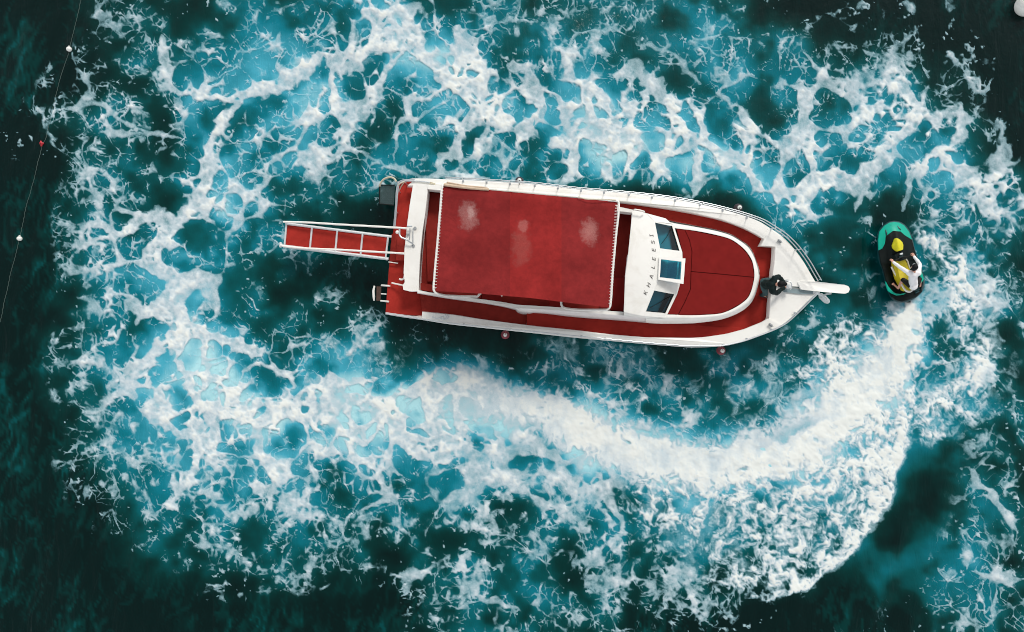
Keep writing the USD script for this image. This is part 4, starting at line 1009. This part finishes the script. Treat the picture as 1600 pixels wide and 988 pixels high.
# ------------------------------------------------------------------ people
def fingers(hand, along, side, up, curl, r=.0095, left=False):
    """palm, four fingers and a thumb; along points to the finger tips, side to the thumb, up out of the back of the hand"""
    hand, along, side, up = (np.asarray(x, float) for x in (hand, along, side, up))
    bones = [((hand - along*.02 + side*.026, .017), (hand - along*.02 - side*.026, .016), (hand + along*.045 + side*.03, .013), (hand + along*.042 - side*.03, .012))]
    for k, (o, l) in enumerate(((.031, .92), (.010, 1.0), (-.011, .95), (-.031, .76))):
        p = hand + along*.045 + side*o; a = .35*curl; rr = r*(1 - .06*k)
        for seg in (.040, .028, .022):
            d = along*math.cos(a) - up*math.sin(a); n = p + d*seg*l
            bones.append(((p, rr), (n, rr*.93))); p = n; a += curl*.9
    p = hand - along*.005 + side*.028; d = along*.55 + side*.75 - up*.25*curl
    for seg, b2 in ((.042, .3), (.030, .9)):
        dd = d - side*b2*curl*.5 + along*b2*.3 - up*.2*curl*b2; dd /= np.linalg.norm(dd); n = p + dd*seg
        bones.append(((p, r*1.15), (n, r))); p = n
    return bones

def unit(v): v = np.asarray(v, float); return v / np.linalg.norm(v)

def head_bones(c, face, up):
    """skull, jaw, nose, ears and neck-side of a head at c that looks along face"""
    c, f, u = np.asarray(c, float), unit(face), unit(up); s_ = np.cross(f, u)
    return [((c + u*.035 - f*.015, .088), (c + u*.03 + f*.02, .080)), ((c + u*.02, .080), (c - u*.085 + f*.045, .040)), ((c - u*.02 + f*.085, .014), (c + u*.02 + f*.082, .009)),
            ((c - u*.055 + f*.082, .014), (c - u*.055 + f*.08 + s_*.015, .010)),
            ((c + s_*.083, .014), (c + s_*.085 - u*.03, .010)), ((c - s_*.083, .014), (c - s_*.085 - u*.03, .010)),
            ((c + u*.012 + f*.076 + s_*.03, .012), (c + u*.012 + f*.078 + s_*.028, .011)), ((c + u*.012 + f*.076 - s_*.03, .012), (c + u*.012 + f*.078 - s_*.028, .011))]

# the rider of the jet ski
J = lambda u, v, z: P(u, v, z)
hip, chest = J(1427, 445, .98), J(1427, 429, 1.30)
shl, shr = J(1418.5, 425.5, 1.36), J(1435, 427.5, 1.36)
ell, elr = J(1406, 417.5, 1.22), J(1437.3, 413, 1.22)
hal, har = J(1395.5, 409.5, 1.075), J(1428, 400.5, 1.075)
hpl, hpr = J(1422.5, 446, .93), J(1431.5, 446.5, .93)
knl, knr = J(1410.5, 437, .84), J(1437, 435.5, .82)
anl, anr = J(1403.5, 450.5, .50), J(1437.5, 447, .50)
tol, tor = J(1396, 444.3, .475), J(1436, 438, .475)
hc = J(1428.5, 418, 1.53)
fwd = unit(J(1425, 400, 1.4) - J(1427, 420, 1.6)); upv = unit(np.array([0, .35, 1.]))
rid = thing('person', J(1424, 440, .5), 'barefoot rider in a white long-sleeved top and black shorts leaning over the jet ski handlebar', 'person')
bar_dir = unit(har - hal)
bones = [((hip, .115), (chest, .12)), ((hip, .11), (hpl, .085), (hpr, .085)), ((chest, .115), (shl, .060), (shr, .060)), ((chest, .08), (J(1428, 423, 1.43), .052)), ((J(1428, 424, 1.41), .054), (hc - upv*.03, .052)),
         ((shl, .056), (ell, .042)), ((ell, .042), (hal, .028)), ((shr, .056), (elr, .042)), ((elr, .042), (har, .028)),
         ((hpl, .085), (knl, .058)), ((knl, .056), (anl, .037)), ((anl, .038), (tol, .026)), ((hpr, .085), (knr, .058)), ((knr, .056), (anr, .037)), ((anr, .038), (tor, .026))]
for a_, e_, sgn in ((hal, ell, 1), (har, elr, -1)):
    al = unit(unit(a_ - e_)*[1, 1, .2]); sd_ = unit(bar_dir*sgn); bones += fingers(a_ + al*.03, al, sd_ - al*(sd_ @ al), np.array([0, 0, 1.]), 1.1)
for an_, to_ in ((anl, tol), (anr, tor)):
    d_ = unit(to_ - an_); s_ = np.cross(d_, [0, 0, 1.])
    for k in range(5): bones.append(((to_ + s_*(k - 2)*.016, .012), (to_ + d_*(.045 - .006*abs(k - 1)) + s_*(k - 2)*.018, .010)))
bones += head_bones(hc, fwd, upv)
bd_ = part('body', body(bones, .016, 6), M['skin'], rid, smooth=True)
g = .018
shirt = [((hip, .115 + g), (chest, .12 + g)), ((chest, .115 + g), (shl, .062 + g), (shr, .062 + g)), ((shl, .058 + g), (ell, .044 + g)), ((ell, .044 + g), (hal*.9 + ell*.1, .030 + g)),
         ((shr, .058 + g), (elr, .044 + g)), ((elr, .044 + g), (har*.9 + elr*.1, .030 + g)), ((hip, .12 + g), (hip - [0, .06, 0], .115 + g))]
sm_ = body(shirt, .022, 5); nz = meshkit.fbm(sm_.vertices*9, 3, 3) - .5; sm_.vertices += sm_.vertex_normals*nz[:, None]*.030
part('shirt', sm_, M['shirt'], rid, smooth=True)
part('shorts', body([((hip - [0, 0, .03], .125), (hpl, .105), (hpr, .105)), ((hpl, .102), (knl*.93 + hpl*.07, .078)), ((hpr, .102), (knr*.93 + hpr*.07, .078))], .022, 5), M['black'], rid, smooth=True)
hb = body([((hc + upv*.045 - fwd*.02, .094), (hc + upv*.05 + fwd*.015, .086)), ((hc - fwd*.04, .082), (hc - fwd*.05 - upv*.05, .06))], .02, 4)
part('hair', hb, M['hair'], rid, smooth=True)
part('visor', [body([((hc + upv*.055 + fwd*.08, .02), (hc + upv*.045 + fwd*.085 + np.cross(fwd, upv)*.055, .016), (hc + upv*.045 + fwd*.085 - np.cross(fwd, upv)*.055, .016), (hc + upv*.04 + fwd*.125, .012))], .015, 3)], M['grey'], rid, smooth=True)

# the person at the bow
bp = thing('person', P(1197, 450, 1.35), 'dark-haired person in black jacket and dark jeans bending forward at the boat bow', 'person')
hip, chest = P(1195, 444.5, 2.06), P(1206.5, 445, 2.38)
shl, shr = P(1210, 435, 2.44), P(1207, 455, 2.44)
ell, elr = P(1216.5, 432.5, 2.20), P(1214, 458.5, 2.20)
hal, har = P(1225.5, 441.5, 2.05), P(1225.5, 449.5, 2.05)
hpl, hpr = P(1193.5, 440, 2.0), P(1194, 449.5, 2.0)
knl, knr = P(1203, 437.5, 1.78), P(1196, 459, 1.70)
anl, anr = P(1191.5, 439.5, 1.44), P(1190.5, 461.5, 1.42)
tol, tor = P(1200, 438, 1.40), P(1199, 465, 1.40)
hc = P(1219.5, 444.3, 2.60); fwd = unit(np.array([.75, 0, -.65])); upv = unit(np.array([.65, 0, .75]))
bones = [((hip, .115), (chest, .12)), ((hip, .11), (hpl, .09), (hpr, .09)), ((chest, .115), (shl, .06), (shr, .06)), ((chest, .08), (P(1211.5, 444.8, 2.46), .058)), ((P(1211.5, 444.8, 2.46), .056), (hc - fwd*.02 - upv*.03, .055)),
         ((shl, .056), (ell, .042)), ((ell, .042), (hal, .028)), ((shr, .056), (elr, .042)), ((elr, .042), (har, .028)),
         ((hpl, .09), (knl, .06)), ((knl, .058), (anl, .04)), ((anl, .04), (tol, .03)), ((hpr, .09), (knr, .06)), ((knr, .058), (anr, .04)), ((anr, .04), (tor, .03))]
for a_, e_, sgn in ((hal, ell, -1), (har, elr, 1)):
    al = unit(a_ - e_); sd_ = np.array([0, sgn*1., 0]); bones += fingers(a_ + al*.03, al, unit(sd_ - al*(sd_ @ al)), np.array([0, 0, 1.]), .7)
bones += head_bones(hc, fwd, upv)
part('body', body(bones, .016, 6), M['skin'], bp, smooth=True)
g = .030
jk = body([((hip + [.02, 0, 0], .125 + g), (chest, .125 + g)), ((chest, .115 + g), (shl, .062 + g), (shr, .062 + g)), ((shl, .058 + g), (ell, .046 + g)), ((ell, .046 + g), (hal*.9 + ell*.1, .032 + g)), ((shr, .058 + g), (elr, .046 + g)), ((elr, .046 + g), (har*.9 + elr*.1, .032 + g))], .02, 5)
nz = meshkit.fbm(jk.vertices*8, 3, 7) - .5; jk.vertices += jk.vertex_normals*nz[:, None]*.06
part('jacket', jk, M['jacket'], bp, smooth=True)
jm = body([((hip - [.0, 0, .02], .128), (hpl, .112), (hpr, .112)), ((hpl, .108), (knl, .080)), ((knl, .080), (anl*.95 + knl*.05, .062)), ((hpr, .108), (knr, .080)), ((knr, .080), (anr*.95 + knr*.05, .062))], .02, 5)
nz = meshkit.fbm(jm.vertices*11, 3, 8) - .5; jm.vertices += jm.vertex_normals*nz[:, None]*.03
part('jeans', jm, M['jeans'], bp, smooth=True)
for a_, t_ in ((anl, tol), (anr, tor)):
    sh = part('shoe', body([((a_ - [.03, 0, .02], .05), (a_ + (t_ - a_)*.5 - [0, 0, .015], .048)), ((a_ + (t_ - a_)*.5 - [0, 0, .015], .048), (t_ - [-.02, 0, .01], .040))], .018, 4), M['shoe'], bp, smooth=True)
    part('sole', body([((a_ - [.03, 0, .055], .032), (t_ - [-.02, 0, .035], .034))], .02, 3), M['sole'], sh, smooth=True)
sd_ = np.cross(fwd, upv)
part('hair', body([((hc + upv*.03 - fwd*.03, .108), (hc + upv*.05 + fwd*.02, .100)), ((hc + upv*.07, .085), (hc + upv*.15 + fwd*.01, .065)), ((hc + sd_*.05, .06), (hc + sd_*.06 + fwd*.03 - upv*.05, .04)), ((hc - sd_*.05, .06), (hc - sd_*.06 + fwd*.03 - upv*.05, .04))], .018, 4), M['hair'], bp, smooth=True)

# ------------------------------------------------------------------ the jet ski
js = thing('jet_ski', P(1409, 410, 0), 'green and black jet ski with a yellow seat, turning in front of the bow', 'jet ski')
OUT = [(1397.4, 345.3), (1405.5, 346.4), (1413.6, 351), (1421.7, 361.7), (1428, 383.6), (1437, 412), (1440, 420), (1444.6, 436.4), (1441.5, 455), (1431, 465.5), (1409, 473.2), (1401, 471.5), (1393, 466), (1387.7, 453.4), (1383, 438), (1380, 424), (1375.5, 413), (1372, 391), (1371.4, 375.5), (1373.5, 361), (1382, 351), (1390, 346.3)]
oc = np.vstack([OUT, OUT[:1]]); from scipy.interpolate import CubicSpline
tt = np.r_[0, np.cumsum(np.linalg.norm(np.diff(oc, axis=0), axis=1))]; op = CubicSpline(tt, oc, bc_type='periodic')(np.linspace(0, tt[-1], 100))
ax0, ax1 = np.array([1397.5, 345.]), np.array([1420.5, 472.]); axd = (ax1 - ax0)/np.linalg.norm(ax1 - ax0); axn = np.array([-axd[1], axd[0]]); LEN = np.linalg.norm(ax1 - ax0)
def ac(u, v):
    d = np.stack([np.asarray(u, float) - ax0[0], np.asarray(v, float) - ax0[1]], -1); return d @ axd / LEN, d @ axn / 30.
def ring(k, z, shift=0):
    c = op.mean(0); a_, _ = ac(op[:, 0], op[:, 1])
    q = c + (op - c)*k; return P(q[:, 0], q[:, 1], z + .10*np.clip(.35 - a_, 0, 1)*2)
part('hull', [loft([ring(.70, -.25), ring(.86, -.05), ring(.97, .14), ring(1.0, .24), ring(1.0, .31), ring(.965, .35), ring(.93, .36)], True)] + [sheet(op, lambda u, v: .30 + .10*np.clip(.35 - ac(u, v)[0], 0, 1)*2, .05, 5)], M['ski_dark'], js, smooth=40)
def zdk(u, v):
    a_, c_ = ac(u, v); return .37 + .07*np.clip(.35 - a_, 0, 1)*2 + .27*np.exp(-((a_ - .30)/.20)**2)*np.exp(-(c_/.55)**2) + .10*np.exp(-(c_/.9)**2)*(a_ < .5) + .04
sc = lambda pts, k: [tuple(np.array(op.mean(0)) + (np.array(p) - op.mean(0))*k) for p in pts]
hood = [(1397.4, 347), (1405, 348), (1412.8, 352.3), (1420.5, 362.5), (1425, 374.6), (1413.6, 367.6), (1407.3, 361.8), (1395.2, 361), (1387, 367), (1383.8, 370), (1382.6, 381), (1378.5, 388.5), (1373.2, 391), (1372.7, 375.5), (1374.8, 362), (1383, 352.4), (1390.5, 348)]
part('hood', sheet(hood, zdk, .05, 2.5), M['ski_green'], js, smooth=50)
for a_, b_, c_ in (((1383.8, 359), (1385, 364), (1385.2, 369)), ((1402.5, 353), (1405, 357), (1407.5, 359.8))):
    part('crease', [tube(P(*np.array([a_, b_, c_]).T, [float(zdk(*q)) + .004 for q in (a_, b_, c_)]), [.010, .028, .012], 6)], M['ski_dark'], js)
part('badge', [plate([(1390.5, 350.6), (1393.2, 349.2), (1393, 351.6), (1391, 352.2)], lambda u, v: zdk(u, v) + .008, .01)], M['ski_green'], js)
body_ = [(1395.2, 361.4), (1407.3, 362.2), (1413.6, 368), (1425, 375), (1429.5, 392), (1436, 411.5), (1442.5, 436), (1439.5, 453), (1430, 460), (1410, 462), (1396, 456), (1388, 446), (1384.5, 438), (1381.4, 424), (1377, 412), (1373.5, 392), (1378.8, 388.8), (1383, 381), (1384.2, 370.3), (1387.3, 367.3)]
def zbk(u, v):
    a_, c_ = ac(u, v); w_ = np.clip((a_ - .42)/.1, 0, 1)
    return zdk(u, v) + .012 - w_*.10*np.exp(-((np.abs(c_) - .55)/.22)**2) + .015*np.cos(c_*14)*(a_ < .5)*np.exp(-c_**2)
part('deck', sheet(body_, zbk, .05, 2.5), M['ski_black'], js, smooth=40)
part('hood_panel', sheet([(1398.5, 373), (1401, 372), (1405.5, 374), (1410, 378.5), (1411.4, 383), (1411, 390.3), (1406, 391.8), (1402, 393.2), (1398.5, 391), (1395.5, 387.6), (1394.6, 384)], lambda u, v: zbk(u, v) + .05 + .05*np.exp(-((u - 1403)/6)**2), .06, 2), M['ski_yellow'], js, smooth=40)
part('mirror', [ball(P(1408.5, 396.5, .98), .045, 2, (1, 1, .8)) if False else box(P(1408.3, 397, .95), (.10, .06, .05), .3)], M['galv'], js)
part('console', sheet([(1399, 399), (1404, 395.5), (1413, 394.5), (1417, 399), (1416, 405), (1408, 408), (1400, 407)], lambda u, v: .84 + .05*np.exp(-((u - 1408)/6)**2), .3, 2), M['ski_black'], js, smooth=30)
part('display', plate([(1405, 400.3), (1410.5, 398.8), (1411.6, 402), (1406, 403.6)], .92, .03), M['ski_dark'], js)
part('handlebar', [tube_px([(1393, 408.8, 1.06), (1402, 405.5, 1.0), (1409, 402, .96), (1418, 401, 1.0), (1429.5, 399, 1.06)], .020, 8, 30)], M['black'], js, smooth=60)
def zseat(u, v):
    a_, c_ = ac(u, v); return np.interp(a_, [.45, .6, .72, .86], [.80, .72, .76, .78])
seat = [(1401, 408.2), (1407, 406), (1413.6, 405), (1418, 412), (1421.8, 421), (1424, 436), (1425.6, 448), (1424, 453), (1420.5, 455), (1416.5, 453.5), (1411, 444), (1406, 434.5), (1402.4, 420)]
part('seat', sheet(seat, lambda u, v: zseat(u, v) - .015*ac(u, v)[1]**2*8, .35, 2.2, rnd=1), M['seat_yellow'], js, smooth=40)
part('seat_trim', [tube_px([(1409, 444, .70), (1412, 450, .74), (1416, 454.8, .76), (1421, 456, .76), (1425.5, 453.2, .76), (1426.6, 449.5, .75)], .034, 8, 30)], M['white_tube'], js, smooth=60)
part('seat_trim', [tube_px([(1414, 404, .80), (1417.8, 408, .78), (1420, 415, .74), (1422, 420, .72)], .022, 8, 20)], M['rope'], js, smooth=60)
part('footwell_trim', [tube_px([(1393, 417, .50), (1397, 425, .50), (1405.5, 439.5, .50)], .033, 8, 16)], M['white_tube'], js, smooth=60)
part('side_panel', sheet([(1384, 440), (1388, 447.5), (1392, 452.5), (1396.5, 457), (1401, 459.2), (1408, 459.6), (1415.6, 457.8), (1412, 460.8), (1402, 462), (1394.5, 459), (1388, 454.5), (1386, 449)], lambda u, v: .455, .06, 2), M['ski_green'], js)
part('side_panel', sheet([(1438.5, 420), (1442, 430), (1443.6, 436.2), (1440, 442), (1436.5, 447), (1438.6, 436)], lambda u, v: .455, .06, 2), M['ski_green'], js)
sw = part('swim_deck', sheet([(1398, 461.5), (1412, 462.2), (1431, 459), (1440, 452), (1440.5, 456), (1431, 464.4), (1409.5, 471.6), (1401, 469.5), (1394, 464), (1391, 458)], lambda u, v: .40, .08, 3), M['ski_black'], js)
for k in range(3): part('grab_ridge', [tube_px([(1428 + 1.2*k, 451.5 + 3.3*k, .46), (1437 - .6*k, 449.3 + 3.0*k, .46)], .022, 6)], M['ski_dark'], js)
part('jet_nozzle', [trimesh.creation.cylinder(.07, .2, sections=16, transform=trimesh.transformations.translation_matrix(P(1419.5, 468.5, .06)) @ trimesh.transformations.rotation_matrix(np.pi/2, [1, 0, 0]))], M['black'], js, smooth=40)

# ------------------------------------------------------------------ floats on a line, mooring buoy
def lvl(u, v): return float(sea_level(np.array([u]), np.array([v]))[0])
rp = thing('float_line', P(85, 150, 0), 'thin pale floating rope drifting down the dark water on the left', 'rope')
rl_ = np.array([(140, -45), (127, 0), (108.5, 77), (98, 110), (84, 160), (72, 215), (66, 227), (55, 270), (40, 330), (31, 373), (22, 410), (12, 450), (-3, 520), (-20, 600)], float)
q_ = smooth_line(rl_, 160); q_[:, 0] += 1.0*noise(q_[:, 0], q_[:, 1], 25, 77, 2)
part('rope', [tube(P(q_[:, 0], q_[:, 1], np.array([lvl(*p) for p in q_]) + .006), .0045, 5)], M['float_rope'], rp, smooth=60)
for (u, v, s_, lb) in ((108, 77, 1.0, 'small white float on the floating rope, the upper one near the top left'), (30.5, 373, .95, 'small white float on the floating rope, the lower one at the left edge')):
    c = P(u, v, lvl(u, v) + .03); f_ = thing('rope_float', c, lb, 'float', 'white floats on the rope')
    m_ = trimesh.creation.icosphere(3, .085*s_); m_.apply_scale([1.15, 1, .95]); m_.apply_translation(c)
    part('ball', m_, M['buoy'], f_, smooth=True)
    part('eye', [tube(c + np.array([[.03, .085, 0], [0, .115, .01], [-.03, .085, 0]]), .014, 6)], M['buoy'], f_)
c = P(65, 224.5, lvl(65, 224.5) + .03); rf = thing('red_float', c, 'small ragged red float at the left edge of the foam', 'float')
part('shell', [body([((c, .05), (c + np.array([math.cos(a_), math.sin(a_), 0])*l_, .025)) for a_, l_ in ((.2, .06), (1.9, .08), (3.4, .05), (4.6, .08))], .02, 3)], M['red_float'], rf, smooth=True)
part('stub', [trimesh.creation.cylinder(.02, .08, sections=12, transform=trimesh.transformations.translation_matrix(c + [0, 0, .06]))], M['red_float'], rf)
c = P(1604, 8.5, .18); mb = thing('mooring_buoy', c, 'large round white mooring buoy at the top right corner', 'buoy')
m_ = trimesh.creation.icosphere(4, .37); m_.apply_scale([1, 1, .92]); m_.apply_translation(c); part('ball', m_, M['buoy'], mb, smooth=True)
part('top_plate', [trimesh.creation.cylinder(.12, .05, sections=24, transform=trimesh.transformations.translation_matrix(c + [0, 0, .345]))], M['grey'], mb, smooth=40)
part('ring', [tube(c + np.array([[math.cos(a_)*.07, 0, .42 + math.sin(a_)*.06] for a_ in np.linspace(0, 2*np.pi, 20)]), .014, 6)], M['galv'], mb)
print('done')
